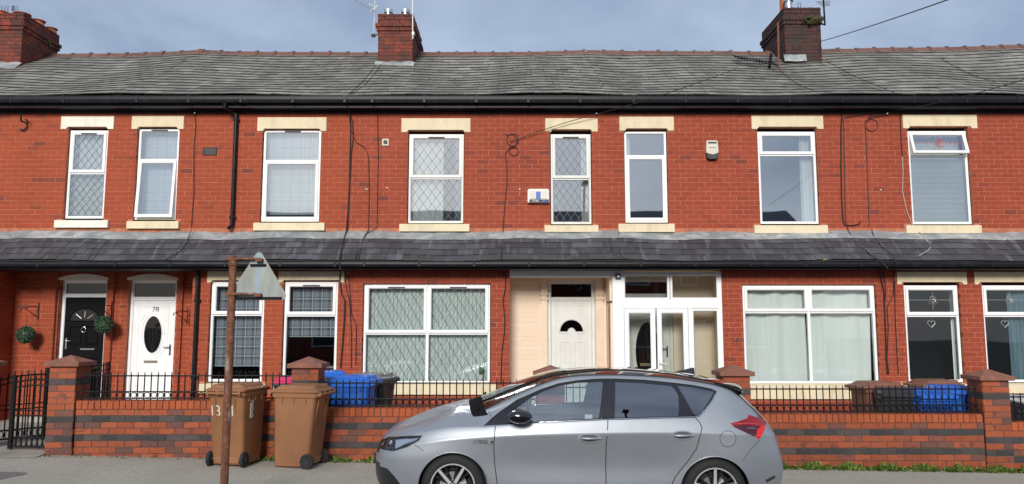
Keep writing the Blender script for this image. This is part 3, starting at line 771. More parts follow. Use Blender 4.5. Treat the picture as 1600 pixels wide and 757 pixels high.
for hi, a, b in BAYS:
    h = HOUSES[hi]; holes = lo_h[hi]
    ws = wall_slab('bay_wall', a, b, ZG0, ZTOP+.06, BAY_Y+.0045, BAY_Y+.13, lo_s[hi], M['mortar'], h)
    n = int((ZTOP-ZG0)/BH)+1
    brick_face(BR[hi], ws, BAY_Y, a, b, ZTOP-n*BH, ZTOP, holes, M['brick' if hi < 2 else 'brick_b'], phase=.3, depth=.09, party=(abs(a-XB[hi]) < .01 and hi in (2, 4), abs(b-XB[hi+1]) < .01 and hi in (1, 3)))
    # recess side of the bay
    for xe, sd in ((a, -1), (b, 1)):
        if abs(xe - XB[hi]) < .01 or abs(xe - XB[hi+1]) < .01: continue
        cream = (hi == 2) or (hi == 3 and sd < 0)
        m_ = M['cream_wall'] if cream else M['mortar']
        mb = MB().box(xe-.12 if sd > 0 else xe+.008, xe-.008 if sd > 0 else xe+.12, BAY_Y+.1, REC_Y, ZG0, ZTOP); rw = obj('recess_side_wall', mb, m_, h)
        if hi == 0: brick_face(BR[hi], rw, xe, BAY_Y+.1, REC_Y, ZTOP-n*BH, ZTOP, [], M['brick'], depth=.08, axis='y', side=sd, phase=.5, prio=1)
# a thin vertical-joint line where neighbours meet, walls inside the recesses
def arc_pts(cx, cz, rx, rz, a0, a1, n, y):
    return [(cx+rx*math.cos(R(a0+(a1-a0)*k/n)), y, cz+rz*math.sin(R(a0+(a1-a0)*k/n))) for k in range(n+1)]
def disc(cx, cz, rx, rz, y0, y1, a0=0, a1=360, n=28, inner=0):
    mb = MB(); full = abs(a1-a0) >= 360
    o = [(p[0], p[2]) for p in arc_pts(cx, cz, rx, rz, a0, a1, n, 0)]
    if full: o = o[:-1]
    if inner: o += [(p[0], p[2]) for p in reversed(arc_pts(cx, cz, rx*inner, rz*inner, a0, a1, n, 0))]
    mb.prism(o, y0, y1); return mb
def moulding(x0, x1, z0, z1, y, r=.007):
    return MB().ring(x0, x1, z0, z1, [(0, y+.004), (0, y), (r, y-r*.8), (2*r, y), (2*r, y+.004)])
def door(house, px0, px1, pyt, pytr, Y, leafm, framem, style, arch=False, zb=None, label=None):
    """Y: plane of the door frame face. pyt head of the fanlight, pytr transom row"""
    ym = 540; x0, x1 = PX(px0, ym, Y), PX(px1, ym, Y); z1 = PZ(pyt, Y); zt = PZ(pytr, Y)
    if zb is None: zb = zg((x0+x1)/2) + .14
    fr = obj('door_frame', MB().ring(x0, x1, zb-.1, z1, SEC_F(Y, .062)), framem, house)
    obj('transom', MB().box(x0+.06, x1-.06, Y+.004, Y+.06, zt-.035, zt+.035), framem, fr, bevel=.004)
    pane(x0+.062, x1-.062, zt+.035, z1-.062, Y+.03, M['glass_dark'], fr)
    a, b, c, d = x0+.064, x1-.064, zb, zt-.038; yl = Y+.016; wd, ht = b-a, d-c
    leaf = obj('door', MB().box(a, b, yl, yl+.045, c, d), leafm, house, bevel=.003, label=label)
    cx = (a+b)/2
    if style == 'black':
        cz = c+ht*.795; r = wd*.36
        obj('fan_pane', disc(cx, cz, r, r*.82, yl-.006, yl+.0, 0, 180), M['glass_dark'], leaf)
        mb = MB()
        mb.tube(arc_pts(cx, cz, r*1.05, r*.87, 0, 180, 20, yl-.006), .009); mb.tube([(cx-r*1.05, yl-.006, cz), (cx+r*1.05, yl-.006, cz)], .009)
        obj('fan_moulding', mb, leafm, leaf, smooth=True)
        mb = MB()
        for ang in (42, 88, 136): mb.tube([(cx+r*.3*math.cos(R(ang)), yl-.011, cz+r*.25*math.sin(R(ang))), (cx+r*.82*math.cos(R(ang)), yl-.011, cz+r*.68*math.sin(R(ang)))], .008)
        obj('fan_bar', mb, M['steel'], leaf)
        for (u0,u1,v0,v1) in ((.14,.45,.59,.75),(.55,.86,.59,.75),(.14,.45,.06,.48),(.55,.86,.06,.48)):
            obj('door_panel', moulding(a+wd*u0, a+wd*u1, c+ht*v0, c+ht*v1, yl, .012), leafm, leaf)
        zk = c+ht*.715
        mb = MB().lathe([(.0,-.0),(.026,0),(.03,-.012),(.0,-.02)], (cx, yl, zk+.065), 'y', 12); mb.tube(arc_pts(cx, zk+.01, .04, .05, 100, 440, 18, yl-.018), .009)
        obj('knocker', mb, M['chrome'], leaf, smooth=True)
        obj('letterbox', MB().box(cx-.05, cx+.22, yl-.012, yl, c+ht*.545, c+ht*.545+.03), M['chrome'], leaf, bevel=.003)
        hx = a+.055
    elif style == 'oval':
        cz = c+ht*.70; rx, rz = wd*(.215 if house is not HOUSES[3] else .27), ht*(.163 if house is not HOUSES[3] else .24)
        if house is HOUSES[3]: cz = c+ht*.56
        obj('oval_pane', disc(cx+.0, cz, rx, rz, yl-.006, yl+.0), M['glass_dark'], leaf, smooth=False)
        mb = MB(); mb.tube(arc_pts(cx, cz, rx*1.04, rz*1.02, 0, 360, 40, yl-.004), .010); mb.tube(arc_pts(cx, cz, rx*1.32, rz*1.14, 0, 360, 40, yl-.001), .008)
        mb.tube(arc_pts(cx, cz, rx*1.75, rz*1.28, 35, 145, 18, yl-.001), .007); mb.tube(arc_pts(cx, cz, rx*1.75, rz*1.28, 215, 325, 18, yl-.001), .007)
        obj('oval_moulding', mb, leafm, leaf, smooth=True)
        mb = MB()
        for q in (-.4, 0, .4): mb.tube([(cx+rx*q*(1-abs(v))*1.2, yl-.008, cz+rz*v*.95) for v in (-1,-.6,-.2,.2,.6,1)], .0025, 4)
        obj('leading', mb, LD, leaf)
        obj('door_panel', moulding(a+wd*.13, b-wd*.13, c+ht*.06, d-ht*.05, yl, .008), leafm, leaf)
        lz = c+ht*.45; mb = MB().box(cx-.145, cx+.11, yl-.008, yl, lz, lz+.05); lb = obj('letterbox', mb, M['brass'], leaf, bevel=.003)
        obj('letterbox_flap', MB().box(cx-.135, cx+.10, yl-.011, yl-.006, lz+.008, lz+.042), M['chrome'], lb)
        hx = b-.05
    elif style == 'half':
        cz = c+ht*.745; r = wd*.285
        obj('fan_pane', disc(cx, cz, r, r*1.0, yl-.006, yl, 0, 180, inner=.33), M['glass_dark'], leaf)
        mb = MB(); mb.tube(arc_pts(cx, cz-.01, r*1.12, r*1.12, 0, 180, 22, yl-.001), .008)
        mb.tube([(cx-r*1.12, yl-.001, cz-.03), (cx-r*.42, yl-.001, cz-.03)], .008); mb.tube([(cx+r*1.12, yl-.001, cz-.03), (cx+r*.42, yl-.001, cz-.03)], .008)
        mb.tube(arc_pts(cx, cz-.02, r*.36, r*.36, 0, 180, 14, yl-.001), .007)
        obj('fan_moulding', mb, leafm, leaf, smooth=True)
        for (u0,u1,v0,v1) in ((.20,.47,.36,.66),(.57,.84,.36,.66),(.20,.47,.06,.28),(.57,.84,.06,.28)):
            obj('door_panel', moulding(a+wd*u0, a+wd*u1, c+ht*v0, c+ht*v1, yl, .008), leafm, leaf)
        obj('door_panel', moulding(a+wd*.1, b-wd*.1, c+ht*.03, d-ht*.035, yl, .006), leafm, leaf)
        mb = MB().box(cx-.14, cx+.14, yl-.008, yl, c+ht*.305, c+ht*.34); obj('letterbox', mb, M['upvc_grey'], leaf, bevel=.003)
        hx = a+.05
    zh = c+ht*{'black': .60, 'oval': .565, 'half': .43}[style]
    sgn = 1 if hx < cx else -1
    mb = MB().box(hx-.014, hx+.014, yl-.010, yl, zh-.10, zh+.10); mb.tube([(hx, yl, zh+.05), (hx, yl-.045, zh+.05), (hx+sgn*.11, yl-.05, zh+.05)], .008)
    obj('handle', mb, M['white_plastic'] if style == 'half' else (M['chrome'] if style == 'black' else M['satin_black']), leaf, smooth=False)
    if arch:    # shallow arched stone head
        zc = z1; xm = (x0+x1)/2; hw = (x1-x0)/2+.03; mb = MB()
        top = [(xm+hw*k/8, zc+.035+.075*(1-(k/8)**2)) for k in range(-8, 9)]
        mb.prism([(xm-hw, zc-.004), (xm+hw, zc-.004)] + top[::-1], REC_Y-.012, REC_Y+.12); obj('arched_head', mb, M['stone_white'], house)
    return leaf, (x0, x1, zb-.1, z1 + (.03 if arch else 0))
# Z: black door
h0, h1, h2, h3, h4, h5 = HOUSES
_, dz_ = door(h0, 92.5, 166, 438, 462, REC_Y+.10, M['black_door'], M['upvc'], 'black', True)
lf, da_ = door(h1, 200, 275, 438, 467, REC_Y+.10, M['upvc'], M['upvc'], 'oval', True)
# house number on the white door
tm = text_mb('78', .135, .0015); c = orig(lf)
xx0, xx1, zz = dz_[0], dz_[1], 0
tm.xform(Matrix.Translation((PX(243, 484, REC_Y+.11), REC_Y+.112, PZ(484, REC_Y+.11)))); obj('door_number', tm, M['dark_grey'], lf)
_, dc_ = door(h2, 856.5, 930, 439, 467.5, REC_Y+.03, M['upvc_grey'], M['upvc_grey'], 'half')
_, dd_ = door(h3, 972, 1052, 436, 462, REC_Y+.03, M['upvc_grey'], M['upvc_grey'], 'oval')
def rec(h, hi, a, b, hole, cream, pilasters=()):
    hl = [(hole[0], hole[1], hole[2], hole[3])]
    if cream:
        ws = wall_slab('recess_wall', a, b, ZG0, ZTOP+.05, REC_Y+.003, REC_Y+.2, hl, M['cream_wall'], h)
        n = int((ZTOP-ZG0)/BH)+1
        brick_face(BR[hi], ws, REC_Y, a, b, ZTOP-n*BH, ZTOP, hl, M['cream_brick'], depth=.05, proud=.0006, phase=.2, prio=1, bp=BP*3)
    else:
        ws = wall_slab('recess_wall', a, b, ZG0, ZTOP+.05, REC_Y+.0045, REC_Y+.2, hl, M['mortar'], h)
        n = int((ZTOP-ZG0)/BH)+1
        brick_face(BR[hi], ws, REC_Y, a, b, ZTOP-n*BH, ZTOP, hl, M['brick'], phase=.2, prio=0)
    for xa, xb in pilasters:
        mb = MB().box(xa, xb, REC_Y-.055, REC_Y+.02, ZG0, ZTOP); pl = obj('pilaster', mb, M['cream_wall'] if cream else M['mortar'], h)
        if cream:
            for dz in (.0, .09): obj('band', MB().box(xa-.02, xb+.02, REC_Y-.075, REC_Y-.05, PZ(459, REC_Y)-dz-.028, PZ(459, REC_Y)-dz), M['cream_wall'], pl, bevel=.004)
        else:
            n = int((ZTOP-ZG0)/BH)+1
            brick_face(BR[hi], pl, REC_Y-.064, xa, xb, ZTOP-n*BH, ZTOP, [], M['brick'], depth=.06, phase=.7, prio=0)
    return ws
rx = lambda p: PX(p, 520, REC_Y)
rec(h0, 0, bx(-16)-.1, XB[1], dz_, False, [(rx(66), rx(86)), (rx(168), rx(176))])
rec(h1, 1, XB[1], bx(298.5)+.1, da_, False, [(rx(277), rx(284))])
rec(h2, 2, bx(796)-.1, XB[3], dc_, True, [(rx(846), rx(855)), (rx(931), rx(942))])
rec(h3, 3, XB[3], bx(1129.5)+.1, dd_, True)
mb = MB().box(dc_[0]-2, dc_[0]-1.99, REC_Y, REC_Y+.01, 0, .01)
# ceilings of the recesses, steps, the white beam over the cream one
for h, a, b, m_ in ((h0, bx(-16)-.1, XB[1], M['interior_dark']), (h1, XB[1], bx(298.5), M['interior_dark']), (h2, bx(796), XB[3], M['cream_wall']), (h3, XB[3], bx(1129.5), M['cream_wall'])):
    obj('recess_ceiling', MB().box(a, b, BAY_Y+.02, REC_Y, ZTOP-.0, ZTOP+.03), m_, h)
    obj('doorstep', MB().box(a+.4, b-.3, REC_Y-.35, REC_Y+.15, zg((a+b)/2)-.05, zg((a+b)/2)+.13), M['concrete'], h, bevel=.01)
zb_ = PZ(433.5, BAY_Y)
obj('beam', MB().box(bx(796)+.01, PX(958, 430, BAY_Y), BAY_Y-.01, BAY_Y+.09, zb_, ZTOP+.03), M['upvc'], h2, bevel=.004)
# --- glazed porch
def Q(px, py): return P(px, py, BAY_Y)
po = obj('porch', MB().ring(bx(960), bx(1129), zg(2.5)+.05, PZ(425.5, BAY_Y), [(0, BAY_Y+.09), (0, BAY_Y), (.07, BAY_Y), (.07, BAY_Y+.09)]), M['upvc'], h3, bevel=.004)
y0 = BAY_Y; zpb = zg(2.5)+.1
xa, xm, xb = bx(966), bx(1048), bx(1124)
obj('post', MB().box(bx(957.5), bx(975), y0-.012, y0+.08, zpb-.1, PZ(424, y0)), M['upvc'], po, bevel=.006)
zt0, zt1 = PZ(482, y0), PZ(469, y0)
obj('transom', MB().box(bx(973), bx(1126), y0-.006, y0+.07, zt0, zt1+.004), M['upvc'], po, bevel=.006)
for a, b in ((974, 1047.5), (1048.5, 1125)):
    xa, xb = bx(a), bx(b); s_ = obj('top_light', MB().ring(xa, xb, zt1, PZ(428, y0), SEC_F(y0-.002, .042)), M['upvc'], po)
    pane(xa+.042, xb-.042, zt1+.042, PZ(428, y0)-.042, y0+.03, M['glass_low'], s_)
for a, b, nm in ((975.5, 1024, 'porch_door'), (1026.5, 1075, 'porch_door'), (1080, 1125, 'side_light')):
    xa, xb = bx(a), bx(b); s_ = obj(nm, MB().ring(xa, xb, zpb, zt0-.004, SEC_F(y0-.004 if nm == 'porch_door' else y0+.01, .088 if nm == 'porch_door' else .05)), M['upvc'], po)
    k = .088 if nm == 'porch_door' else .05
    pane(xa+k, xb-k, zpb+k, zt0-.004-k, y0+.03, M['glass_low'], s_)
    if nm == 'porch_door' and a > 1000:
        hx = xa+.03; zh = PZ(568, y0); mb = MB().box(hx-.014, hx+.014, y0-.02, y0, zh-.1, zh+.06); mb.tube([(hx, y0-.01, zh), (hx, y0-.06, zh), (hx+.12, y0-.065, zh-.01)], .009); obj('handle', mb, M['white_plastic'], s_)
obj('post', MB().box(bx(1075.5), bx(1080), y0-.004, y0+.06, zpb-.1, zt0), M['upvc'], po)
# glazed side of the porch seen in the cream recess
xs = bx(958.5)
sg = obj('side_screen', MB().box(xs-.05, xs-.004, y0+.02, REC_Y-.0, zpb-.1, PZ(474, y0)).box(xs-.05, xs-.004, y0+.1, REC_Y, PZ(470, y0), ZTOP), M['cream_wall'], po)
obj('side_screen_frame', MB().box(xs-.055, xs-.052, y0+.16, REC_Y-.10, zpb+.5, PZ(478, y0)), M['glass_dark'], po)
# sensor at the head of the porch post
sn = thing('porch_sensor', (PX(965.5, 430, y0-.02), y0-.03, PZ(436, y0-.02)), 'small black square lamp with a white centre on the porch post', 'lamp')
obj('housing', MB().box(-.045, .045, -.04, .02, 0, .09), M['dark_grey'], sn, local=True, bevel=.006); obj('lens', MB().box(-.022, .022, -.046, -.038, .022, .066), M['white_plastic'], sn, local=True)
# mop leaning in the cream recess
mp_ = thing('mop_handle', (PX(950, 600, 14.2), 14.15, zg(1.8)+.12), 'red topped grey mop handle leaning in the cream recess', 'mop')
xA, zA = P(951, 540, 14.2); 
obj('shaft', MB().tube([(PX(947, 590, 14.15), 14.12, zg(1.8)+.12), (xA, 14.25, zA)], .011), M['steel'], mp_); obj('grip', MB().tube([(xA, 14.248, zA-.01), (xA+.005, 14.26, zA+.16)], .014), M['red_paint'], mp_)
# ------------------------------------------------------------ rooms behind the glass
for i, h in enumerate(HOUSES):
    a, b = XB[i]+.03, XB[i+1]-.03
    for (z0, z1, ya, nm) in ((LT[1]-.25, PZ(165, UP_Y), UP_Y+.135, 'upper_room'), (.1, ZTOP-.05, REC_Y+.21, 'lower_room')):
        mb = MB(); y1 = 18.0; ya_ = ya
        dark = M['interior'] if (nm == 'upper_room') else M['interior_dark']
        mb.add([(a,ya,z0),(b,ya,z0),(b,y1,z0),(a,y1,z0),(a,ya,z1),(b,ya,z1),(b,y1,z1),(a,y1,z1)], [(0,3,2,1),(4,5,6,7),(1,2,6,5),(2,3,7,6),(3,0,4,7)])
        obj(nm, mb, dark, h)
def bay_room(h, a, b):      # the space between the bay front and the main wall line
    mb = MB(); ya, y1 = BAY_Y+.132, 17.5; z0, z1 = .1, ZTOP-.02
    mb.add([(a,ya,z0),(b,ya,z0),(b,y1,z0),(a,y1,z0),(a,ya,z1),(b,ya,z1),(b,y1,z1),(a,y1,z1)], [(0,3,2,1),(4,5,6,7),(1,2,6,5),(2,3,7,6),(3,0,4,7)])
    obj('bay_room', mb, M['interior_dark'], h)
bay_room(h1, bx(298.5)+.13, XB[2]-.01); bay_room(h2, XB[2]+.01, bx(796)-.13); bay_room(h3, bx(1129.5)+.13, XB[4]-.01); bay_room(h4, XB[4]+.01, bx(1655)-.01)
# ------------------------------------------------------------ blinds and curtains
def hang(nm, m, x0, x1, z0, z1, Y, label, cat, amp=.012, per=.09, group=None, n=60, gather=0):
    mb = MB()
    def f(u, v):
        x = x0+(x1-x0)*u; ph = 2*math.pi*x/per
        return (x + gather*(1-v)*math.sin(ph*.3), Y + amp*math.sin(ph+ .6*math.sin(x*9)) + amp*.5*math.sin(ph*.37), z0+(z1-z0)*v)
    mb.grid(f, n, 6); o = obj(nm, mb, m, smooth=True); tag(o, label, cat, group); return o
def inner(k, W_=WIN, e=.03): w, x0, x1, z0, z1 = W_[k]; return x0+e, x1-e, z0+e, z1-e
U = UP_Y+.20
a,b,c,d = inner(0); zt = PZ(270, UP_Y); hang('net_curtain', M['net'], a, b, zt-.02, d, U, 'white net behind the top pane of the leftmost upper window', 'curtain'); hang('lace_panel', M['lace'], a, b, c, zt-.025, U-.01, 'speckled lace panel in the lower pane of the leftmost upper window', 'curtain', .006)
a,b,c,d = inner(1); hang('roller_blind', M['plaid_pale'], a, b, c, d, U+.03, 'pale plaid blind in the tilted upper window above the white numbered door', 'blind', .001, 1)
a,b,c,d = inner(2); hang('roller_blind', M['plaid_pale'], a, b, c+.12, d, U+.0, 'pale plaid blind in the wide upper window above the rusty pole', 'blind', .001, 1)
a,b,c,d = inner(3); hang('net_curtain', M['net'], a, a+(b-a)*.63, c, d, U, 'white net curtain in the left part of the wide diamond-leaded upper window', 'curtain')
hang('net_curtain', M['blue_curtain'], a+(b-a)*.86, b, c, d, U, 'thin blue-grey curtain at the right edge of the wide diamond-leaded upper window', 'curtain')
a,b,c,d = inner(4); hang('side_curtain', M['net'], b-.14, b, c, d, U, 'thin pale curtain at the right edge of the narrow diamond-leaded window', 'curtain', .015, .05)
a,b,c,d = inner(5); hang('side_curtain', M['net'], a, a+.09, c, d, U, 'slim white curtain at the left edge of the narrow plain window', 'curtain', .015, .05)
a,b,c,d = inner(6); hang('side_curtain', M['net'], b-.22, b, c, d, U, 'pale curtain drawn to the right side of the wide plain upper window', 'curtain', .018, .07)
def slats(nm, x0, x1, z0, z1, Y, m, label):
    mb = MB(); z = z0
    while z < z1: mb.add([(x0,Y,z),(x1,Y,z),(x1,Y+.02,z+.019),(x0,Y+.02,z+.019)], [(0,1,2,3)]); z += .0235
    o = obj(nm, mb, m); tag(o, label, 'blind'); return o
a,b,c,d = inner(7); zt = PZ(243, UP_Y); slats('venetian_blind', a, b, c, zt, U-.05, M['venetian'], 'white slatted blind in the upper window with the open top light')
hang('net_curtain', M['net'], a, b, zt-.02, d, U+.05, 'white net behind the open top light of the upper right window', 'curtain')
B = BAY_Y+.19
a,b,c,d = inner(0, LWIN); zl = PZ(574, BAY_Y); hang('roller_blind', M['plaid_grey'], a, b, zl, d, B, 'grey plaid blind behind the rusty pole, pulled almost to the bottom', 'blind', .001, 1)
a,b,c,d = inner(1, LWIN); zl = PZ(527, BAY_Y); hang('roller_blind', M['plaid_grey'], a, b, zl, d, B, 'grey plaid blind pulled halfway down in the window right of the warning sign', 'blind', .001, 1)
def vert_blind(x0, x1, z0, z1, Y):
    mb = MB(); x = x0; p = .068
    while x < x1: mb.box(x, min(x+p*.94, x1), Y+random.uniform(-.004,.004), Y+.003, z0, z1); x += p
    o = obj('vertical_blind', mb, M['blind_green']); tag(o, 'pale green vertical slat blind in the wide diamond-leaded ground floor window', 'blind')
a,b,c,d = inner(2, LWIN); vert_blind(a, b, c, d-.01, B)
a,b,c,d = inner(3, LWIN); mid = (a+b)/2
hang('net_curtain', M['net'], a-.0, mid-.03, c, d, B, 'white curtain behind the left half of the wide window right of the porch', 'curtain', .022, .37, gather=.05, n=90)
hang('net_curtain', M['net'], mid+.02, b, c, d, B, 'white curtain behind the right half of the wide window right of the porch', 'curtain', .018, .52, gather=.04, n=90)
a,b,c,d = inner(4, LWIN); hang('side_curtain', M['net'], b-.05, b+.02, c, d, B, 'narrow pale curtain edge in the dark window with a hanging heart', 'curtain', .02, .05)
a,b,c,d = inner(5, LWIN); hang('side_curtain', M['blue_curtain'], b-.42, b, c, d, B, 'blue curtain in the window at the right edge of the photo', 'curtain', .02, .09)
# heart wreaths and rose leading
for k, px in ((4, 1456), (5, 1571)):
    x, z = P(px-.8, 506, BAY_Y+.1); pts = []
    for q in range(25):
        a_ = 2*math.pi*q/24; pts.append((x+.0042*16*math.sin(a_)**3, BAY_Y+.1, z+.0042*(13*math.cos(a_)-5*math.cos(2*a_)-2*math.cos(3*a_)-math.cos(4*a_))))
    mb = MB().tube(pts, .009, 5); mb.tube([(x, BAY_Y+.1, z+.02), (x, BAY_Y+.1, z+.13)], .002, 4)
    o = obj('heart_wreath', mb, M['leading_dark']); tag(o, 'pale heart wreath hung in the dark ground floor window ' + ('left of the right-hand pier' if k == 4 else 'behind the right-hand pier'), 'ornament')
def rose(win, px, py, Y, x0, x1, z0, z1, m):
    cx, cz = P(px, py, Y); y = Y; mb = MB()
    mb.box(x0, x1, y-.002, y, cz-.003, cz+.003).box(cx-.003, cx+.003, y-.0021, y, z0, z1)
    for r, k in ((.055, 0), (.03, .02)): mb.tube(arc_pts(cx, cz+.012+k, r, r, 0, 360, 14, y-.003), .0045, 4)
    for s_ in (-1, 1): mb.tube([(cx, y-.003, cz-.07), (cx+s_*.05, y-.003, cz-.07), (cx+s_*.10, y-.003, cz-.025), (cx+s_*.045, y-.003, cz-.035)], .004, 4)
    return obj('rose_leading', mb, m, win)
for k, px in ((4, 1457), (5, 1577)):
    w, x0, x1, z0, z1 = LWIN[k]; rose(w, px, 469, BAY_Y+.055, x0+.09, x1-.09, PZ(484, BAY_Y), PZ(457, BAY_Y), LDP)
w, x0, x1, z0, z1 = WIN[7]; rose(w, 1468, 224, UP_Y+.0-.06, x0+.1, x1-.1, PZ(236, UP_Y), PZ(212, UP_Y), M['red_paint'])
# pot plant on the sill inside the big leaded window
fp = thing('pot_plant', (PX(751, 594, B-.1), BAY_Y+.145, LWIN[2][3]+.06), 'small green cactus in a white pot inside the large leaded window', 'plant')
obj('pot', MB().lathe([(.035,0),(.05,.09),(.045,.09),(.04,.08)], (0,0,0), 'z', 12), M['white_plastic'], fp, local=True, smooth=30)
obj('cactus', MB().lathe([(.02,.07),(.035,.12),(.03,.2),(.005,.23)], (0,0,0), 'z', 9).lathe([(.01,.12),(.02,.15),(.015,.2),(.0,.21)], (.045,0,0), 'z', 7), M['topiary'], fp, local=True, smooth=40)
# ------------------------------------------------------------ chimneys
def chimney(h, hi, px0, px1, pyb, pyt, depth, Y, bm, label=None, corb=3):
    ym = (pyb+pyt)/2; x0, x1 = PX(px0, ym, Y), PX(px1, ym, Y); z0, z1 = PZ(pyb, Y)-.25, PZ(pyt, Y)
    cr = bpy.data.materials.get('chimney mortar'); zc = z1 - .40
    body = obj('chimney', MB().box(x0+.008, x1-.008, Y+.008, Y+depth-.008, z0, z1-.01), cr, h, label=label)
    def faces(za, zb, o, ph=0):
        brick_face(BR[hi], body, Y-o, x0-o, x1+o, za, zb, [], bm, depth=.05+o, phase=ph, prio=2, proud=.004)
        for xe, sd in ((x0-o, -1), (x1+o, 1)):
            brick_face(BR[hi], body, xe, Y-o+.012, Y+depth+o, za, zb, [], bm, depth=.05+o, axis='y', side=sd, phase=ph+.5, prio=2, proud=.004)
    faces(z0, zc, 0); faces(zc, zc+.0858, .03); faces(zc+.0858, zc+.172, .055, .3); faces(zc+.172, z1, .012)
    obj('chimney_cap', MB().grid(lambda u, v: (x0+(x1-x0)*u, Y+depth*v, z1-.005+.05*math.sin(math.pi*u)*math.sin(math.pi*v)+.01*math.sin(u*19+v*7)), 10, 12), cr, body, smooth=True)
    return body, x0, x1, z1
def pot(par, x, y, z, h=.45, r=.13, m=None, flare=1.0):
    mb = MB().lathe([(r*1.1,0),(r*1.1,.04),(r*.95,.06),(r*.88,h*.8),(r*1.15*flare,h*.84),(r*1.2*flare,h*.93),(r*1.0*flare,h),(r*.8,h),(r*.75,h*.7)], (x,y,z), 'z', 16)
    return obj('chimney_pot', mb, m or M['clay'], par, smooth=35)
def apron(par, x0, x1, Y, z, drop=.16):
    mb = MB().grid(lambda u, v: (x0-.05+(x1-x0+.1)*u, Y-.02-.22*v+.0, z+.10-(.06+drop)*v+.012*math.sin(u*17+v*3)), 14, 3); obj('lead_apron', mb, M['lead'], par, smooth=True)
ch0, cx0, cx1, cz1 = chimney(h0, 0, -22, 34.5, 94, 20.5, 1.35, 16.55, M['chimney_brick'])
pot(ch0, PX(3, 20, 16.8), 16.8, cz1, .11, .16); pot(ch0, PX(28, 20, 16.75), 16.9, cz1, .12, .16); pot(ch0, cx1-.18, 17.35, cz1, .15, .14); pot(ch0, cx1-.12, 17.75, cz1-.02, .14, .13)
apron(ch0, cx0, cx1, 16.55, roof_pt(-11, .735).z)
for px in (4, 28):      # bird spikes round the pot rims
    mb = MB()
    for q in range(7): x = PX(px, 12, 16.8)+random.uniform(-.14,.14); mb.tube([(x,16.8,cz1+.15),(x+random.uniform(-.03,.03),16.78,cz1+.27)], .006, 4)
    obj('bird_spike', mb, M['iron'], ch0)
ch1, ax0, ax1, az1 = chimney(h2, 2, 590.5, 645, 94, 22, 1.55, 16.6, M['chimney_brick'])
for px in (607.5, 634): 
    x = PX(px, 20, 16.9); obj('flue_cowl', MB().lathe([(.07,0),(.07,.11),(.10,.12),(.10,.19),(.06,.21)], (x,16.85,az1), 'z', 12), M['steel'], ch1, smooth=35)
apron(ch1, ax0, ax1, 16.6, roof_pt(-3, .735).z)
ch2, bx0, bx1, bz1 = chimney(h3, 3, 1226, 1283, 90, 12, 1.5, 16.7, M['chimney_dark'])
pot(ch2, PX(1226, 5, 17.1), 17.1, bz1, .62, .12); obj('flue_cowl', MB().lathe([(.08,0),(.08,.2),(.11,.2),(.11,.26),(.05,.3)], (PX(1232, 5, 16.85),16.86,bz1), 'z', 12), M['steel'], ch2, smooth=35)
mb = MB().grid(lambda u, v: (PX(1226.5,96,16.6)+.50*u, 16.67-.06*v, PZ(85.5,16.67)-.175*v+.004*math.sin(u*9)), 8, 3); obj('lead_apron', mb, M['lead'], ch2, smooth=True)
# weeds rooted in the chimney joints
def leaves(mb, c, r, n, sz, squash=(1,1,1), shell=.55):
    for _ in range(n):
        d = Vector((random.gauss(0,1), random.gauss(0,1), random.gauss(0,1))).normalized() * r * random.uniform(shell, 1.05)
        p = Vector(c) + Vector((d.x*squash[0], d.y*squash[1], d.z*squash[2]))
        a = Vector((random.gauss(0,1), random.gauss(0,1), random.gauss(0,1))).normalized(); b = a.orthogonal().normalized(); s = sz*random.uniform(.6,1.3)
        mb.add([p-a*s, p+b*s*.45, p+a*s, p-b*s*.45], [(0,1,2,3)])
mb = MB()
for px, py in ((1258,30),(1264,27),(1270,32),(1277,33),(1281,31),(1266,35)): x, z = P(px, py, 16.6); leaves(mb, (x,16.6,z), .09, 40, .028, (1,.6,.8), .1)
o = obj('chimney_weed', mb, M['moss']); tag(o, 'yellow-green weed growing from the blackened right-hand chimney', 'plant')
mb = MB(); x, z = cx1+.03, cz1-.35; leaves(mb, (x,17.5,z), .1, 60, .03, (.6,1,.8), .1); o = obj('chimney_weed', mb, M['moss']); tag(o, 'small moss tuft on the side of the left-hand chimney', 'plant')
# ------------------------------------------------------------ aerials
def aerial(loc, label, parts):
    t_ = thing('television_aerial', loc, label, 'aerial')
    for nm, mb, m in parts: obj(nm, mb, m, t_)
    return t_
Y = 16.9; x, zb = P(583.5, 56, Y); zt = PZ(-6, Y)
mast = MB().tube([(x,Y,zb-.05),(x+.02,Y,zt)], .016); boom = MB(); el = MB()
A = Vector((x,Y,PZ(16,Y))); Bp = Vector((PX(541,-3,Y),Y-.2,PZ(-3,Y))); boom.tube([A,Bp], .012)
for k in range(13):
    p = A.lerp(Bp, k/12); s_ = .12-.004*k; el.tube([p+Vector((-.05,.10,s_)),p-Vector((-.05,.10,s_))], .006, 4)
el.tube([A+Vector((-.12,0,.14)),A+Vector((.06,0,.05))], .008); el.tube([A+Vector((-.08,0,-.02)),A+Vector((.1,0,.12))], .008)
br = MB().tube([(x-.05,Y,zb),(x+.1,Y,zb+.02),(ax0+.02,Y,zb+.02)], .014).box(x-.04,x+.04,Y-.03,Y+.03,zb-.03,zb+.03)
aerial((x,Y,zb-.05), 'many-barred television aerial on the left of the middle chimney', [('mast', mast, M['steel']), ('boom', boom, M['steel']), ('element', el, M['steel']), ('bracket', br, M['iron'])])
x, z = P(644.5, 60, 16.45); o = obj('rod_aerial', MB().tube([(x,16.5,z),(x-.02,16.5,PZ(-20,16.5))], .013).box(x-.02,x+.03,16.48,16.6,z+.1,z+.16), M['white_plastic']); tag(o, 'thin white rod aerial clipped to the middle chimney', 'aerial')
Y = 17.0; x, zb = P(1289, 40, Y); zt = PZ(-8, Y)
mast = MB().tube([(x,Y,zb),(x-.01,Y,zt)], .02); el = MB()
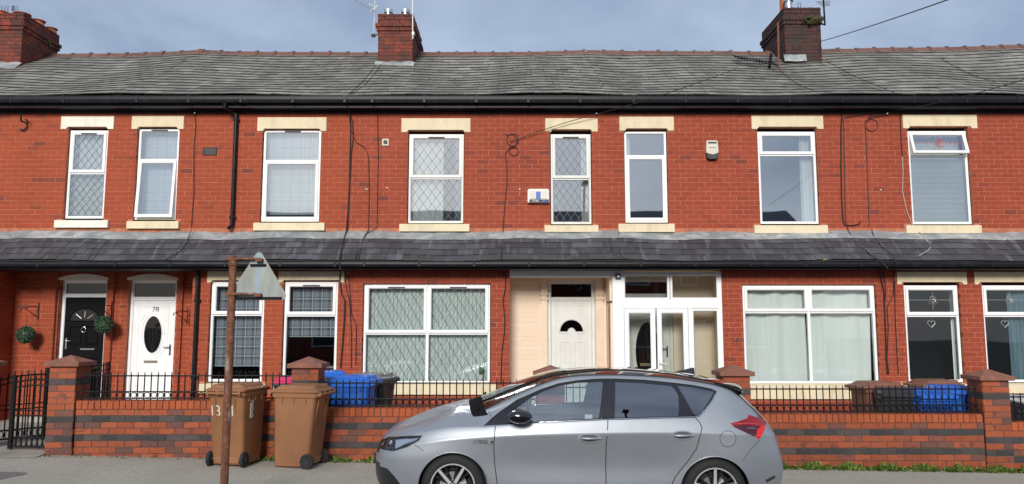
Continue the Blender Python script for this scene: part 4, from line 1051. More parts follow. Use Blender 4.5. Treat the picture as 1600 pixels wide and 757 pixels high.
for k in range(6): zz = PZ(3+k*1.4, Y); el.tube([(x-.17+.03*k,Y+.05,zz+.02),(x+.12,Y-.05,zz)], .007, 4)
br = MB().tube([(bx1+.0,Y,zb+.05),(x+.01,Y,zb+.02)], .02)
aerial((x,Y,zb), 'short mast aerial on the right of the blackened chimney', [('mast', mast, M['iron']), ('element', el, M['steel']), ('bracket', br, M['iron'])])
x, z = P(1249, 12, 17.1); o = obj('wire_aerial', MB().tube([(x-.03,17.1,bz1),(x-.03,17.1,bz1+.3)], .006).tube([(x+.04,17.1,bz1),(x+.02,17.1,bz1+.3)], .006), M['iron']); tag(o, 'two thin wires standing on top of the blackened chimney', 'aerial')
# fallen grid aerial lying on the slates left of the right chimney
def on_roof(px, py, up=.05):
    best = min((abs(P(px, py, 13.8+k*.02)[1]-roof_pt(P(px, py, 13.8+k*.02)[0], (k*.02+.06)/(RIDGE_Y-EAVE_Y+.06)).z-up), k) for k in range(190))[1]
    Y_ = 13.8+best*.02; x_, z_ = P(px, py, Y_); return Vector((x_, Y_, z_))
el = MB(); A = on_roof(1146, 88, .16); Bp = on_roof(1207, 98, .16)
el.tube([A,Bp], .012)
for k in range(14):
    p = A.lerp(Bp, k/13); el.tube([p+Vector((0,.1,.07)),p+Vector((-.03,-.45,-.24))], .009, 4)
el.tube([A+Vector((-.02,-.3,-.16)),Bp+Vector((-.02,-.3,-.16))], .010, 4)
q0 = on_roof(1217, 107); pole = MB().tube([q0, (PX(1215.5,35,q0.y),q0.y,PZ(35,q0.y))], .022); q1 = on_roof(1202, 107); dk = MB().tube([q1, (PX(1205,84,q1.y),q1.y,PZ(84,q1.y))], .032)
aerial(tuple(A), 'fallen grid-shaped aerial lying on the slates beside the blackened chimney', [('boom', el, M['iron']), ('mast', pole, M['rust']), ('bracket', dk, M['iron'])])
# ------------------------------------------------------------ pipes
def pipe(h, pts, r, clips, m=M['black_plastic']):
    o = obj('drainpipe', MB().tube(pts, r, 12), m, h, smooth=40)
    for x, y, z in clips: obj('pipe_clip', MB().tube([(x,y,z-.03),(x,y,z+.03)], r*1.22, 12).box(x-r*1.6, x+r*1.6, y, y+.05, z-.02, z+.02), m, o)
Yp = UP_Y-.05; xp = PX(366, 260, Yp); xg = PX(351, 160, EAVE_Y-.1)
pipe(h1, [(xg,EAVE_Y-.09,PZ(160,EAVE_Y-.1)),(xg,EAVE_Y-.09,PZ(167,EAVE_Y-.1)),(xp-.06,Yp-.01,PZ(174,Yp)),(xp,Yp,PZ(180,Yp)),(xp,Yp,PZ(352,Yp)),(xp-.04,Yp-.06,PZ(357.5,Yp-.05))], .036, [(xp,Yp,PZ(187,Yp)),(xp,Yp,PZ(340,Yp))])
Yq = BAY_Y-.05; xq = PX(305.2, 520, Yq)
pipe(h1, [(xq,Yq,ZTOP+.05),(xq,Yq,zg(xq)+.1)], .034, [(xq,Yq,PZ(470,Yq)),(xq,Yq,PZ(590,Yq))])
# vents, boxes, alarms
def at(px, py, Y): x, z = P(px, py, Y); return Vector((x, Y, z))
p = at(328, 237, UP_Y); mb = MB().ring(p.x-.13,p.x+.13,p.z-.075,p.z+.075,[(0,UP_Y+.01),(0,UP_Y-.012),(.018,UP_Y-.012),(.018,UP_Y+.01)])
v_ = obj('air_brick', mb, M['chimney_mortar'], h1); mb = MB().box(p.x-.112,p.x+.112,UP_Y-.004,UP_Y-.003,p.z-.06,p.z+.06)
for q in range(6): mb.box(p.x-.112,p.x+.112,UP_Y-.010,UP_Y-.004,p.z-.052+q*.02,p.z-.045+q*.02)
obj('grille', mb, M['dark_grey'], v_)
p = at(602.5, 223, UP_Y); t_ = thing('extractor_vent', p, 'small square cream vent with a round dark grille high between two houses', 'vent')
obj('cover', MB().ring(-.062,.062,-.065,.065,[(0,.0),(0,-.02),(.02,-.026),(.03,-.02),(.03,0)]).box(-.04,.04,-.012,-.002,-.04,.04), M['cream_plastic'], t_, local=True)
mb = MB().lathe([(.034,-.030),(.036,-.014)], (0,0,0), 'y', 16); obj('grille', mb, M['iron'], t_, local=True)
mb = MB(); mb.tube([(0,-.034,-.02),(0,-.034,.02)], .004); obj('bar', mb, M['cream_plastic'], t_, local=True)
p = at(841, 308, UP_Y); t_ = thing('alarm_box', p, 'wide white alarm box with a blue stripe beside the narrow leaded window', 'alarm box', 'alarm boxes on the brick wall')
mb = MB().prism([(-.20,-.12),(.20,-.12),(.20,.11),(.18,.14),(-.18,.14),(-.20,.11)], -.075, .0); obj('housing', mb, M['white_plastic'], t_, local=True, bevel=.012)
obj('front_panel', MB().box(-.155,.155,-.083,-.07,-.05,.10), M['cream_plastic'], t_, local=True, bevel=.006)
obj('blue_stripe', MB().box(-.045,.04,-.088,-.08,-.05,.085), M['blue_plastic'], t_, local=True)
obj('lower_panel', MB().box(-.165,.19,-.082,-.07,-.118,-.06), M['dark_grey'], t_, local=True)
tm = text_mb('12:58', .055, .001); tm.xform(Matrix.Translation((-.06,-.084,-.09))); obj('lettering', tm, M['white_plastic'], t_, local=True)
obj('lamp', MB().lathe([(.024,-.012),(.03,0)], (.10,-.085,-.09), 'y', 12), M['blue_plastic'], t_, local=True)
p = at(1111.5, 236, UP_Y); t_ = thing('alarm_box', p, 'upright cream alarm box with a black pointed base high on the wall', 'alarm box', 'alarm boxes on the brick wall')
mb = MB().prism([(-.10,-.09),(.10,-.09),(.115,-.02),(.105,.165),(.09,.18),(-.09,.18),(-.105,.165),(-.115,-.02)], -.08, 0); obj('housing', mb, M['cream_plastic'], t_, local=True, bevel=.014)
mb = MB().prism([(-.112,-.05),(0,-.085),(.112,-.05),(.098,-.15),(.06,-.175),(-.06,-.175),(-.098,-.15)], -.086, 0); obj('base', mb, M['dark_grey'], t_, local=True, bevel=.01)
obj('slot', MB().box(-.08,.08,-.086,-.07,.12,.15), M['dark_grey'], t_, local=True)
tm = text_mb('Response', .032, .001); tm.xform(Matrix.Translation((0,-.083,.045))); obj('lettering', tm, M['dark_grey'], t_, local=True)
# house number painted on the brick
tm = text_mb('74', .13, .0012); tm.xform(Matrix.Translation(at(1147.5, 533.5, BAY_Y-.003))); obj('painted_number', tm, M['chimney_mortar'], h3)
# ------------------------------------------------------------ cables on the walls
def cable(h, pts, Y=UP_Y-.012, r=.0075, m=None):
    mb = MB().tube([at(a, b, Y) if len(q_) == 2 else at(a, b, q_[2]) for q_ in pts for a, b in [q_[:2]]], r, 5); return obj('cable', mb, m or M['cable'], h)
def roofY(py):  # depth of the lean-to where it is seen at row py
    return float(np.interp(py, [360, 372, 409], [13.95, LT[0]-.05, LB[0]-.03])) if py < 412 else LB[0]-.14
cable(h1, [(304,178),(306,195),(303,230),(303,300),(299,355)]); cable(h1, [(299,358,13.9),(292,378,13.75),(283,392,13.55),(256,408,13.2)])
c1 = [(544,150,13.7),(546,176,13.94),(548,200),(547,240),(546,290),(544,330),(541,362,13.93),(538,372,13.82),(534,388,13.6),(530,408,13.2),(532,422,13.2)]
cable(h1, c1, r=.011); cable(h1, [(546,176),(551,190),(552,215),(549,240),(546,300),(543,362)], r=.011)
cable(h1, [(549,205),(556,222),(570,231),(576,245),(577,300),(576,358),(570,372,13.82),(560,390,13.6),(556,404,13.3)])
cable(h2, [(590,176),(591,240),(590,300),(589,355),(572,366,13.9),(566,374,13.8),(563,392,13.55),(560,408,13.3)])
cable(h1, [(532,424),(531,440),(534,460),(539,470),(538,500),(535,540),(532,575)], BAY_Y-.03, .012); cable(h1, [(538,424),(541,450),(545,465),(547,480),(549,520),(549,575)], BAY_Y-.012); cable(h1, [(544,430),(548,470),(549,490),(557,510),(556,570)], BAY_Y-.012)
cable(h2, [(790,210),(793,212),(800,210),(806,215),(808,223),(803,232),(797,230),(790,240),(792,262),(792,290),(788,330),(786,362),(785,374,13.85),(784,392,13.55),(783,404,13.2)])
loop = lambda px, py, r: [(px+r*math.cos(R(a)), py+r*math.sin(R(a))) for a in range(0, 361, 24)]
cable(h2, loop(801,219,9.5), r=.006); cable(h2, loop(803,237,7), r=.006)
cable(h2, [(797,222,13.97),(850,203,13.93),(890,190,13.9),(935,178,13.88)], r=.007)
cable(h2, [(783,424),(790,432),(790,450),(786,470),(789,500),(788,520),(784,555),(783,600)], BAY_Y-.015, .010)
cable(h3, [(1316,176),(1314,200),(1314,260),(1315,310),(1317,345),(1320,352),(1330,353),(1342,351),(1344,346)], r=.012); cable(h3, [(1322,182),(1318,186),(1319,230),(1320,300),(1321,345),(1326,362)], r=.009)
cable(h3, [(1322,183,13.97),(1370,174,13.93)], r=.007); cable(h4, [(1357,184,13.97),(1395,176,13.93)], r=.007)
cable(h4, [(1362,181),(1352,190),(1354,230),(1356,290),(1358,354)]); cable(h4, loop(1362,196,9.5), r=.006)
cable(h4, [(1406,176),(1408,220),(1410,245)]); cable(h4, [(1410,245),(1411,270),(1410,300),(1417,330),(1424,348),(1430,357),(1440,366,13.9),(1450,378,13.75),(1456,384,13.7),(1450,392,13.5),(1436,400,13.3)], m=M['white_cable'])
cable(h3, [(1326,362,13.93),(1334,372,13.85),(1345,385,13.65),(1360,398,13.4),(1375,408,13.2),(1388,420,13.15)], r=.009); cable(h4, [(1362,358,13.93),(1366,372,13.85),(1378,386,13.6),(1390,395,13.4),(1402,412,13.1)], r=.008)
cable(h4, [(1374,424),(1381,455),(1383,500),(1385,560),(1387,585)], BAY_Y-.02, .012); cable(h4, [(1380,424),(1384,452),(1383,470)], BAY_Y-.012); cable(h4, [(1397,424),(1396,460),(1386,480),(1388,510),(1386,560),(1389,585)], BAY_Y-.012); cable(h4, [(1398,440),(1399,500),(1402,560),(1404,585)], BAY_Y-.012)
cable(h3, [(967,360),(966,372,13.85),(966,385,13.65),(972,400,13.4),(980,408,13.2)], 13.95, .006)
# cables down the slates
for pts in ([(1218,110),(1232,122),(1250,134),(1272,142),(1300,149)], [(1290,96),(1310,106),(1330,118),(1362,131),(1398,147)], [(1470,92),(1512,115),(1560,131)], [(592,94),(580,112),(566,130),(544,149)], [(598,97),(585,116),(569,134),(548,149)]):
    q = [on_roof(px, py, .04) for px, py in pts]; q2 = []
    for a_, b_ in zip(q, q[1:]): q2 += [a_.lerp(b_, k/5) for k in range(5)]
    q2.append(q[-1]); q2 = [roof_pt(v.x, max(0, (v.y-EAVE_Y+.06)/(RIDGE_Y-EAVE_Y+.06))) + Vector((0,0,.045)) for v in q2]
    obj('cable', MB().tube(q2, .007, 5), M['cable'], HOUSES[which(q[0].x)])
# overhead telephone wires
def wire(a, b, sag, label, r=.006):
    a, b = Vector(a), Vector(b); mb = MB().tube([a.lerp(b, k/20) - Vector((0,0,sag*4*(k/20)*(1-k/20))) for k in range(21)], r, 5)
    o = obj('overhead_wire', mb, M['cable']); tag(o, label, 'wire')
wire((bx1+.02, 16.9, PZ(66, 16.9)), (PX(1640,-57,6.0), 6.0, PZ(-57,6.0)), .03, 'overhead wire rising from the blackened chimney into the sky', .008)
wire((PX(935,178,13.88), 13.8, PZ(178,13.8)), (PX(1150,108,12.0), 12.0, PZ(108,12.0)), .03, 'thin telephone wire crossing the slates from the middle of the eaves', .006)
wire((PX(1395,176,13.9), 13.75, PZ(176,13.9)), (PX(1640,112,9.0), 9.0, PZ(112,9.0)), .05, 'thin telephone wire running off the right edge from the eaves', .006)
for px, py in ((231,171),(304.5,177),(573,296),(605,294),(812,296),(1376,297),(1386,178),(932,178)):
    p = at(px, py, UP_Y if py > 178 else UP_Y-.06); obj('wall_plug', MB().lathe([(.012,-.02),(.016,0)], p, 'y', 8), M['white_plastic'], HOUSES[which(p.x)])
# wrought brackets and the hanging topiary balls
def bracket(px, py, Y, sgn, label, sc=1.):
    p = at(px, py, Y); mb = MB(); mb.tube([(0,0,-.16*sc),(0,0,.16*sc)], .009); mb.tube([(0,0,.08*sc),(sgn*.06,-.16*sc,.09*sc),(sgn*.14,-.28*sc,.04*sc),(sgn*.13,-.3*sc,.0)], .008)
    mb.tube([(0,0,-.12*sc),(sgn*.06,-.12*sc,-.02*sc),(sgn*.11,-.22*sc,.05*sc)], .007)
    o = obj('wall_bracket', mb, M['iron'], local=True); o.location = p; tag(o, label, 'bracket'); return p
pb0 = bracket(60, 487, REC_Y-.01, -1, 'black scrolled bracket on the brick left of the black door'); pb1 = bracket(174, 485, REC_Y-.07, -1, 'black scrolled bracket between the black door and the white numbered door')
bracket(293, 494, REC_Y-.07, -1, 'black scrolled bracket right of the white numbered door')
p = at(42, 192, UP_Y); mb = MB(); mb.tube([(-.12,-.01,.14),(-.1,-.03,.03),(0,-.02,.0),(.03,-.03,-.1),(-.05,-.03,-.16),(-.1,-.03,-.13)], .012); mb.tube([(-.02,-.02,.06),(.07,-.1,.02),(.06,-.05,-.04)], .01)
o = obj('wall_bracket', mb, M['iron'], local=True); o.location = p; tag(o, 'bent black iron bracket high on the wall near the left edge', 'bracket')
for px, py, lab in ((40.5, 523.5, 'round green topiary ball hanging left of the black door'), (162.5, 507.5, 'round green topiary ball hanging beside the black door')):
    Y = REC_Y-.30; p = at(px, py, Y); t_ = thing('topiary_ball', p, lab, 'plant', 'hanging topiary balls by the doors')
    mb = MB(); leaves(mb, (0,0,0), .152, 900, .022, shell=.86); obj('foliage', mb, M['topiary'], t_, local=True)
    obj('core', MB().lathe([(.02,-.125),(.09,-.09),(.128,0),(.09,.09),(.02,.125)], (0,0,0), 'z', 14), M['topiary'], t_, local=True, smooth=True)
    obj('chain', MB().tube([(0,0,.14),(0,0,.34)], .004, 4), M['iron'], t_, local=True)
# ------------------------------------------------------------ front garden walls, piers, railings
WY = 10.85
M['cap'] = plain('terracotta pier cap', (.26,.105,.07), .85, var=.2, scale=12, dirt=(.12,.09,.07), dscale=6, damt=.7, bump=.5, bscale=90)
wx = lambda p, y=660: PX(p, y, WY)
def band(first):
    def f(k, x, n=[0]): return f.pat[k] if k < len(f.pat) else M['brick_wall']
    return f
def garden_wall(pa, pb, pyt, label, blues=(1, 4)):
    xa, xb = wx(pa), wx(pb); zt = PZ(pyt, WY); xm = (xa+xb)/2
    t_ = thing('garden_wall', (xm, WY+.11, zg(xm)), label, 'wall', 'low brick walls along the pavement')
    core = obj('wall_core', MB().box(xa+.006, xb-.006, WY+.009, WY+.215, zg(xb)-.15, zt-.02), M['wall_mortar'], t_)
    pc = Pieces('brick', 300); zc = zt - .118
    for k in range(9):      # laid from the coping down
        za = zc - (k+1)*BH
        if za + BH < zg(xb) - .02: break
        m_ = M['brick_blue'] if k in blues else M['brick_wall']
        brick_face(pc, t_, WY, xa, xb, za, za+BH, [], m_, depth=.1, phase=(k % 2)*.5+.13, prio=0, proud=.0035)
    # plain back face towards the gardens, joined by the same rule (it is hidden from the street)
    pc.build()
    cp = Pieces('coping_brick', 300); x = xa
    while x < xb - .03:
        w = min(.0865, xb-x)
        cp.add('brick', (w-.010, .235, .118-.006), M['coping_brick'], t_, (x+w/2, WY-.008+random.uniform(-.004,.004), zc+.059+random.uniform(-.002,.002)), (0, random.uniform(-.02,.02), 0)); x += .0865
    cp.build(); return t_, xa, xb, zt
def pier(pa, pyt, pyc, label, blue_k=(2,), group='brick piers of the front walls', blues_extra=()):
    """pyt: row of the underside of the cap, pyc: peak row"""
    w = .375; x0 = wx(pa, 620); x1 = x0+w; zt = PZ(pyt, WY); zb = zg(x1)-.15
    t_ = thing('brick_pier', ((x0+x1)/2, WY+w/2, zg(x0)), label, 'pier', group)
    obj('pier_core', MB().box(x0+.006, x1-.006, WY+.004, WY+w-.006, zb, zt), M['wall_mortar'], t_)
    pc = Pieces('brick'); k = 0; z = zt
    while z > zg(x1) - .02:
        m_ = M['brick_blue'] if k in blue_k or k in blues_extra else M['brick_wall']
        ph = (x0/.25) % 1 + (k % 2)*.5
        brick_face(pc, t_, WY-.002, x0, x1, z-BH, z, [], m_, bp=.25, phase=ph, depth=.09, proud=.004)
        for xe, sd in ((x0, -1), (x1, 1)):
            brick_face(pc, t_, xe, WY+.005, WY+w, z-BH, z, [], m_, bp=.25, depth=.09, axis='y', side=sd, phase=((WY+.005)/.25) % 1+((k+1) % 2)*.5, proud=.004)
        z -= BH; k += 1
    pc.build()
    c0, c1, y0, y1 = x0-.055, x1+.055, WY-.055, WY+w+.055; hz = zt+.062; pk = (x0+x1)/2, (y0+y1)/2, hz + .092
    mb = MB().box(c0, c1, y0, y1, zt, hz); cap = obj('cap', mb, M['cap'], t_, bevel=.008)
    mb = MB().add([(c0+.012,y0+.012,hz-.004),(c1-.012,y0+.012,hz-.004),(c1-.012,y1-.012,hz-.004),(c0+.012,y1-.012,hz-.004),pk], [(0,1,4),(1,2,4),(2,3,4),(3,0,4),(3,2,1,0)]); obj('cap_top', mb, M['cap'], cap, bevel=.006)
    return t_, x0, x1
pier(74.5, 573, 555, 'leftmost complete brick pier, beside the iron gate', blues_extra=(8,11))
pier(-71, 574, 556, 'brick pier cut off by the left edge of the photo, beyond the iron gate', blues_extra=(8,11))
pier(454.5, 575.5, 557, 'brick pier behind the two brown bins, in front of a plaid-blind window')
pier(840.5, 589, 569, 'brick pier mostly hidden behind the silver car roof, only its cap showing')
pier(1131, 588, 570, 'brick pier just behind the rear window of the silver car')
pier(1536, 595, 575, 'tall brick pier at the right with a blue brick band', blue_k=(2,), blues_extra=(9, 11))
w1 = garden_wall(117, 455, 626.5, 'low brick wall with blue bands between the gate pier and the brown bins')
w2 = garden_wall(497, 842, 638, 'low brick wall with blue bands between the brown bins and the front of the car')
w3 = garden_wall(883, 1132, 645, 'low brick wall hidden behind the doors of the silver car')
w4 = garden_wall(1174, 1537, 647.5, 'low brick wall with blue bands to the right of the silver car')
w5 = garden_wall(1580, 1760, 660, 'low brick wall running off the right edge beyond the tall pier')
def railing(xa, xb, zt, label, y=WY+.11):
    t_ = thing('railing', ((xa+xb)/2, y, zt), label, 'railing', 'black railings on the front walls')
    for dz, r in ((.022,.009),(.115,.009),(.335,.010)):
        obj('rail', MB().tube([(xa,y,zt+dz),(xb,y,zt+dz)], r, 6), M['iron'], t_)
    n = max(2, int((xb-xa)/.094)); bm_ = None; rm_ = None
    for k in range(n+1):
        x = xa+.02 + (xb-xa-.04)*k/n
        if bm_ is None:
            o = obj('bar', MB().tube([(0,0,0),(0,0,.345),(0,0,.392)], [.0085,.0085,.0035], 6), M['iron'], t_, local=True); bm_ = o.data
        else: o = bpy.data.objects.new('bar', bm_); COL.objects.link(o); o.parent = t_
        o.location = Vector((x, y, zt)) - t_.location
        if k < n:
            if rm_ is None:
                mb = MB().tube([(.037*math.cos(a), 0, .068+.037*math.sin(a)) for a in [2*math.pi*q/14 for q in range(15)]], .0055, 4, False)
                o = obj('ring', mb, M['iron'], t_, local=True); rm_ = o.data
            else: o = bpy.data.objects.new('ring', rm_); COL.objects.link(o); o.parent = t_
            o.location = Vector((x+(xb-xa-.04)/n/2, y, zt)) - t_.location
for (t_, xa, xb, zt), lab in ((w1, 'black railing with rings on the wall left of the brown bins'), (w2, 'black railing with rings in front of the blue bin and the large leaded window'), (w3, 'black railing hidden behind the silver car'), (w4, 'black railing with rings on the wall in front of the right-hand bins'), (w5, 'black railing at the right edge beyond the tall pier')):
    railing(xa+.01, xb-.005, zt, lab)
# iron gate, closed, and a second leaf standing open behind it
def gate(A, B, z0, h0, h1, label, nb, arch=.05, grp='iron gate leaves at the left'):
    A, B = Vector(A), Vector(B); t_ = thing('iron_gate', A, label, 'gate', grp); d = B-A
    def line(nm, f, r): return obj(nm, MB().tube([A+d*u+Vector((0,0,f(u))) for u in [q/12 for q in range(13)]], r, 6), M['iron'], t_)
    top = lambda u: h0+(h1-h0)*u+arch*math.sin(math.pi*u)
    line('rail', lambda u: top(u)-.04, .014); line('rail', lambda u: top(u)-.12, .011); line('rail', lambda u: .53, .010); line('rail', lambda u: .46, .010); line('rail', lambda u: .16, .012); line('rail', lambda u: .03, .014)
    for k in range(nb+1):
        u = k/nb; obj('bar', MB().tube([A+d*u+Vector((0,0,.03)), A+d*u+Vector((0,0,top(u)-.01)), A+d*u+Vector((0,0,top(u)+.045))], [.010,.010,.004], 6), M['iron'], t_)
        if k < nb:
            c = A+d*(u+.5/nb)+Vector((0,0,.095)); dn = d.normalized(); mb = MB().tube([c+dn*.032*math.cos(a)+Vector((0,0,.055*math.sin(a))) for a in [2*math.pi*q/12 for q in range(13)]], .006, 4, False)
            obj('ring', mb, M['iron'], t_)
    for e in (A, B): obj('gate_post', MB().box(e.x-.025, e.x+.025, e.y-.025, e.y+.025, e.z, e.z+(h1 if e is B else h0)+.06), M['iron'], t_)
gxa, gxb = wx(4), wx(72)
gate((gxa, WY+.2, zg(gxa)+.05), (gxb, WY+.2, zg(gxb)+.05), 0, .96, .99, 'black iron gate leaf across the gap beside the leftmost pier', 8, .03)
xb_ = PX(66, 620, 12.0); gate((PX(-8,620,11.6), 11.4, zg(-7.4)+.06), (xb_, 12.1, zg(-7)+.06), 0, .90, 1.0, 'second black iron gate leaf with a thick post standing behind the first', 9, .04)
obj('slam_post', MB().box(xb_-.03, xb_+.05, 12.08, 12.16, 0, zg(-7)+1.12), M['iron'], bpy.data.objects['iron_gate.001'])
# short railing dividing the two gardens
xd = PX(139, 600, 11.25); t_ = thing('railing', (xd, 11.25, zg(xd)+.05), 'short black railing running back from the leftmost pier towards the houses', 'railing', 'black railings on the front walls')
xd2 = PX(168, 600, 12.2)
for dz in (.55,.66,1.08,1.16): obj('rail', MB().tube([(xd,11.25,zg(xd)+dz),(xd2,12.2,zg(xd)+dz+.03)], .012), M['iron'], t_)
for k in range(8):
    u = k/7; x, y = xd+(xd2-xd)*u, 11.25+.95*u; obj('bar', MB().tube([(x,y,zg(xd)+.1),(x,y,zg(xd)+1.22)], .010 if k < 7 else .022), M['iron'], t_)
# ------------------------------------------------------------ wheelie bins
def rr(w, d, r, cx, cy, z, n=4):
    pts = []
    for sx, sy, a0 in ((1,1,0),(-1,1,90),(-1,-1,180),(1,-1,270)):
        for k in range(n+1):
            a = R(a0+90*k/n); pts.append((cx+sx*(w/2-r)+r*math.cos(a), cy+sy*(d/2-r)+r*math.sin(a), z))
    return pts
def loft(mb, rings, cap=True):
    n = len(rings[0]); vs = [p for r_ in rings for p in r_]
    fs = [(i*n+k, i*n+(k+1) % n, (i+1)*n+(k+1) % n, (i+1)*n+k) for i in range(len(rings)-1) for k in range(n)]
    if cap: fs += [tuple(range(n-1,-1,-1)), tuple((len(rings)-1)*n+k for k in range(n))]
    return mb.add(vs, fs)
def wheelie(px, py, Y, rz, bm, lm, label, z=None, open_=0, s=1.0):
    x = PX(px, py, Y); zz = (zg(x)+.0) if z is None else zg(x)+z
    t_ = thing('wheelie_bin', (x, Y, zz), label, 'bin', 'household wheelie bins', R(rz)); t_.scale = (s*.91, s*.91, s)
    mb = loft(MB(), [rr(.43,.44,.03,0,.06,.02), rr(.48,.51,.05,0,.045,.035), rr(.50,.545,.05,0,.035,.20), rr(.55,.635,.05,0,.0,.90), rr(.55,.64,.05,0,0,.905), rr(.585,.69,.055,0,0,.912), rr(.59,.70,.055,0,0,.965), rr(.56,.66,.05,0,0,.97)])
    body = obj('body', mb, bm, t_, local=True, smooth=32, bevel=.004)
    mb = MB()       # moulded ribs on the back, gussets under the rim
    for xx in (-.165, .135): mb.add([(xx-.014,-.185,.13),(xx+.014,-.185,.13),(xx+.014,-.325,.88),(xx-.014,-.325,.88),(xx-.010,-.20,.13),(xx+.010,-.20,.13),(xx+.010,-.337,.88),(xx-.010,-.337,.88)], [(4,5,6,7),(0,4,7,3),(1,2,6,5),(3,7,6,2)]); obj('rib', mb, bm, body, local=True); mb = MB()
    for xx in (-.29, .29):
        for yy in (-.18, .0, .18): obj('gusset', MB().box(xx-.018 if xx > 0 else xx-.004, xx+.004 if xx > 0 else xx+.018, yy-.005, yy+.005, .845, .912), bm, body, local=True)
    mb.box(-.20,.18,-.23,-.15,.05,.13)
    obj('axle_housing', mb, bm, body, local=True, bevel=.004)
    # lid
    mb = loft(MB(), [rr(.60,.74,.05,0,.0,.972), rr(.615,.76,.06,0,.0,.975), rr(.62,.765,.06,0,0,1.0), rr(.56,.68,.06,0,0,1.018), rr(.53,.64,.06,0,.0,1.022), rr(.49,.58,.06,0,-.01,1.052), rr(.40,.46,.08,0,-.015,1.062)])
    mb.box(-.30,.30,.345,.40,.955,1.0)
    Mx = Matrix.Translation((0,-.36,.98)) @ Matrix.Rotation(R(open_), 4, 'X') @ Matrix.Translation((0,.36,-.98)); mb.xform(Mx)
    lid = obj('lid', mb, lm, t_, local=True, smooth=32, bevel=.004)
    mb = MB().box(-.22,-.12,-.30,.24,1.045,1.066).box(.12,.22,-.30,.24,1.045,1.066); mb.xform(Mx); obj('lid_ridge', mb, lm, lid, local=True, bevel=.01)
    mb = MB().tube([(-.26,-.395,.955),(.26,-.395,.955)], .016, 8)
    for xx in (-.25,-.09,.09,.25): mb.box(xx-.018,xx+.018,-.40,-.32,.93,.985)
    obj('handle', mb, bm, body, local=True, smooth=32, bevel=.004)
    obj('axle', MB().tube([(-.275,-.215,.10),(.275,-.215,.10)], .012, 8), M['steel'], t_, local=True)
    for sx in (-1, 1):
        prof = [(.03,-.03),(.055,-.03),(.06,-.024),(.066,-.028),(.088,-.028),(.1,-.018),(.1,.018),(.088,.028),(.066,.028),(.06,.02),(.03,.024)]
        wl = obj('wheel', MB().lathe(prof, (sx*.262,-.215,.10), 'x', 24), M['rubber'], t_, local=True, smooth=35)
        mb = MB().lathe([(.018,-.038),(.022,.038)], (sx*.262,-.215,.10), 'x', 10)
        for q in range(6):
            a = math.pi*q/3; mb.box(-.008,.008,-.007,.007,0,.058)
            mb.xform(Matrix.Translation((sx*(.262+.026),-.215,.10)) @ Matrix.Rotation(a, 4, 'X'), len(mb.v)-8)
        obj('hub', mb, M['dark_grey'], wl, local=True)
    return t_
b1 = wheelie(368, 712, 10.42, -11, M['bin_brown'], M['bin_brown'], 'brown wheelie bin with daubed white numbers, behind the rusty pole', z=-.005)
b2 = wheelie(470, 714, 10.40, 80, M['bin_brown'], M['bin_brown'], 'plain brown wheelie bin standing sideways on the pavement', z=-.01)
def daub(t_, txt, x, y, z, size, rz=0, tilt=0):
    tm = text_mb(txt, size, .0015); tm.xform(Matrix.Translation((x,y,z)) @ Matrix.Rotation(R(rz), 4, 'Z') @ Matrix.Rotation(R(tilt), 4, 'X')); return obj('daubed_number', tm, M['paint_white'], [c for c in t_.children if c.name.startswith('body')][0], local=True)
for tx, xx in (('1', -.215), ('3', -.125), ('1', -.02), ('1', .10)): daub(b1, tx, xx, -.298, .715, .21, 0, 10)
mb = MB(); 
for q in range(9): z_ = .62+.026*q; w_ = .02+.012*math.sin(q*1.9); mb.box(.272,.2785,-.10-w_*.5+.006*math.sin(q*3),-.06+w_+.006*math.cos(q*2), z_, z_+.024)
mb.xform(Matrix.Translation((.0,0,0)) @ Matrix.Rotation(R(0), 4, 'Y')); obj('torn_sticker', mb, M['paint_white'], [c for c in b1.children if c.name.startswith('body')][0], local=True)
wheelie(553, 640, 11.48, 84, M['bin_blue'], M['bin_blue'], 'blue wheelie bin behind the railing beside the plain brown bin', z=.05)
wheelie(580, 640, 12.1, 70, M['bin_black'], M['bin_grey'], 'dark grey wheelie bin just behind the blue bin left of the large leaded window', z=.05)
wheelie(512, 640, 12.55, 20, M['bin_black'], M['bin_blue'], 'dark bin with a blue lid showing between the pier and the blue bin', z=.05)
wheelie(456, 640, 12.35, 10, M['bin_black'], M['bin_pink'], 'black bin with a bright pink lid behind the middle-left pier', z=-.02, s=.98)
wheelie(1371, 640, 11.95, 96, M['bin_dbrown'], M['bin_dbrown'], 'leftmost of the right-hand bins, faded brown, under the wide white-curtained window', z=.05)
bb = wheelie(1398, 640, 11.52, 172, M['bin_black'], M['bin_black'], 'black wheelie bin between the faded brown bin and the blue bins', z=-.01)
tm = text_mb('4', .13, .002); tm.xform(Matrix.Rotation(R(180), 4, 'Z')); tm.xform(Matrix.Translation((.10, .318, .63))); obj('bin_number', tm, M['paint_white'], [c for c in bb.children if c.name.startswith('body')][0], local=True)
wheelie(1447, 640, 11.36, 182, M['bin_blue'], M['bin_blue'], 'left blue wheelie bin behind the railing near the right-hand pier', z=-.01)
wheelie(1486, 640, 11.62, 176, M['bin_blue'], M['bin_blue'], 'right blue wheelie bin, the one nearest the right-hand pier', z=.03)
wheelie(1462, 640, 12.5, 95, M['bin_dbrown'], M['bin_dbrown'], 'brown bin with its lid showing behind the two blue bins', z=.06)
wg = wheelie(1614, 640, 11.5, 172, M['bin_grey'], M['upvc_grey'], 'grey bin with a white lid at the right edge beyond the tall pier', z=-.10)
bd = [c for c in wg.children if c.name.startswith('body')][0]
for xx, zz in ((.14,.70),(.13,.57)): obj('round_sticker', MB().lathe([(.05,-.003),(.05,.003)], (xx,.314-.03*(.9-zz),zz), 'y', 18), M['paint_white'], bd, local=True)
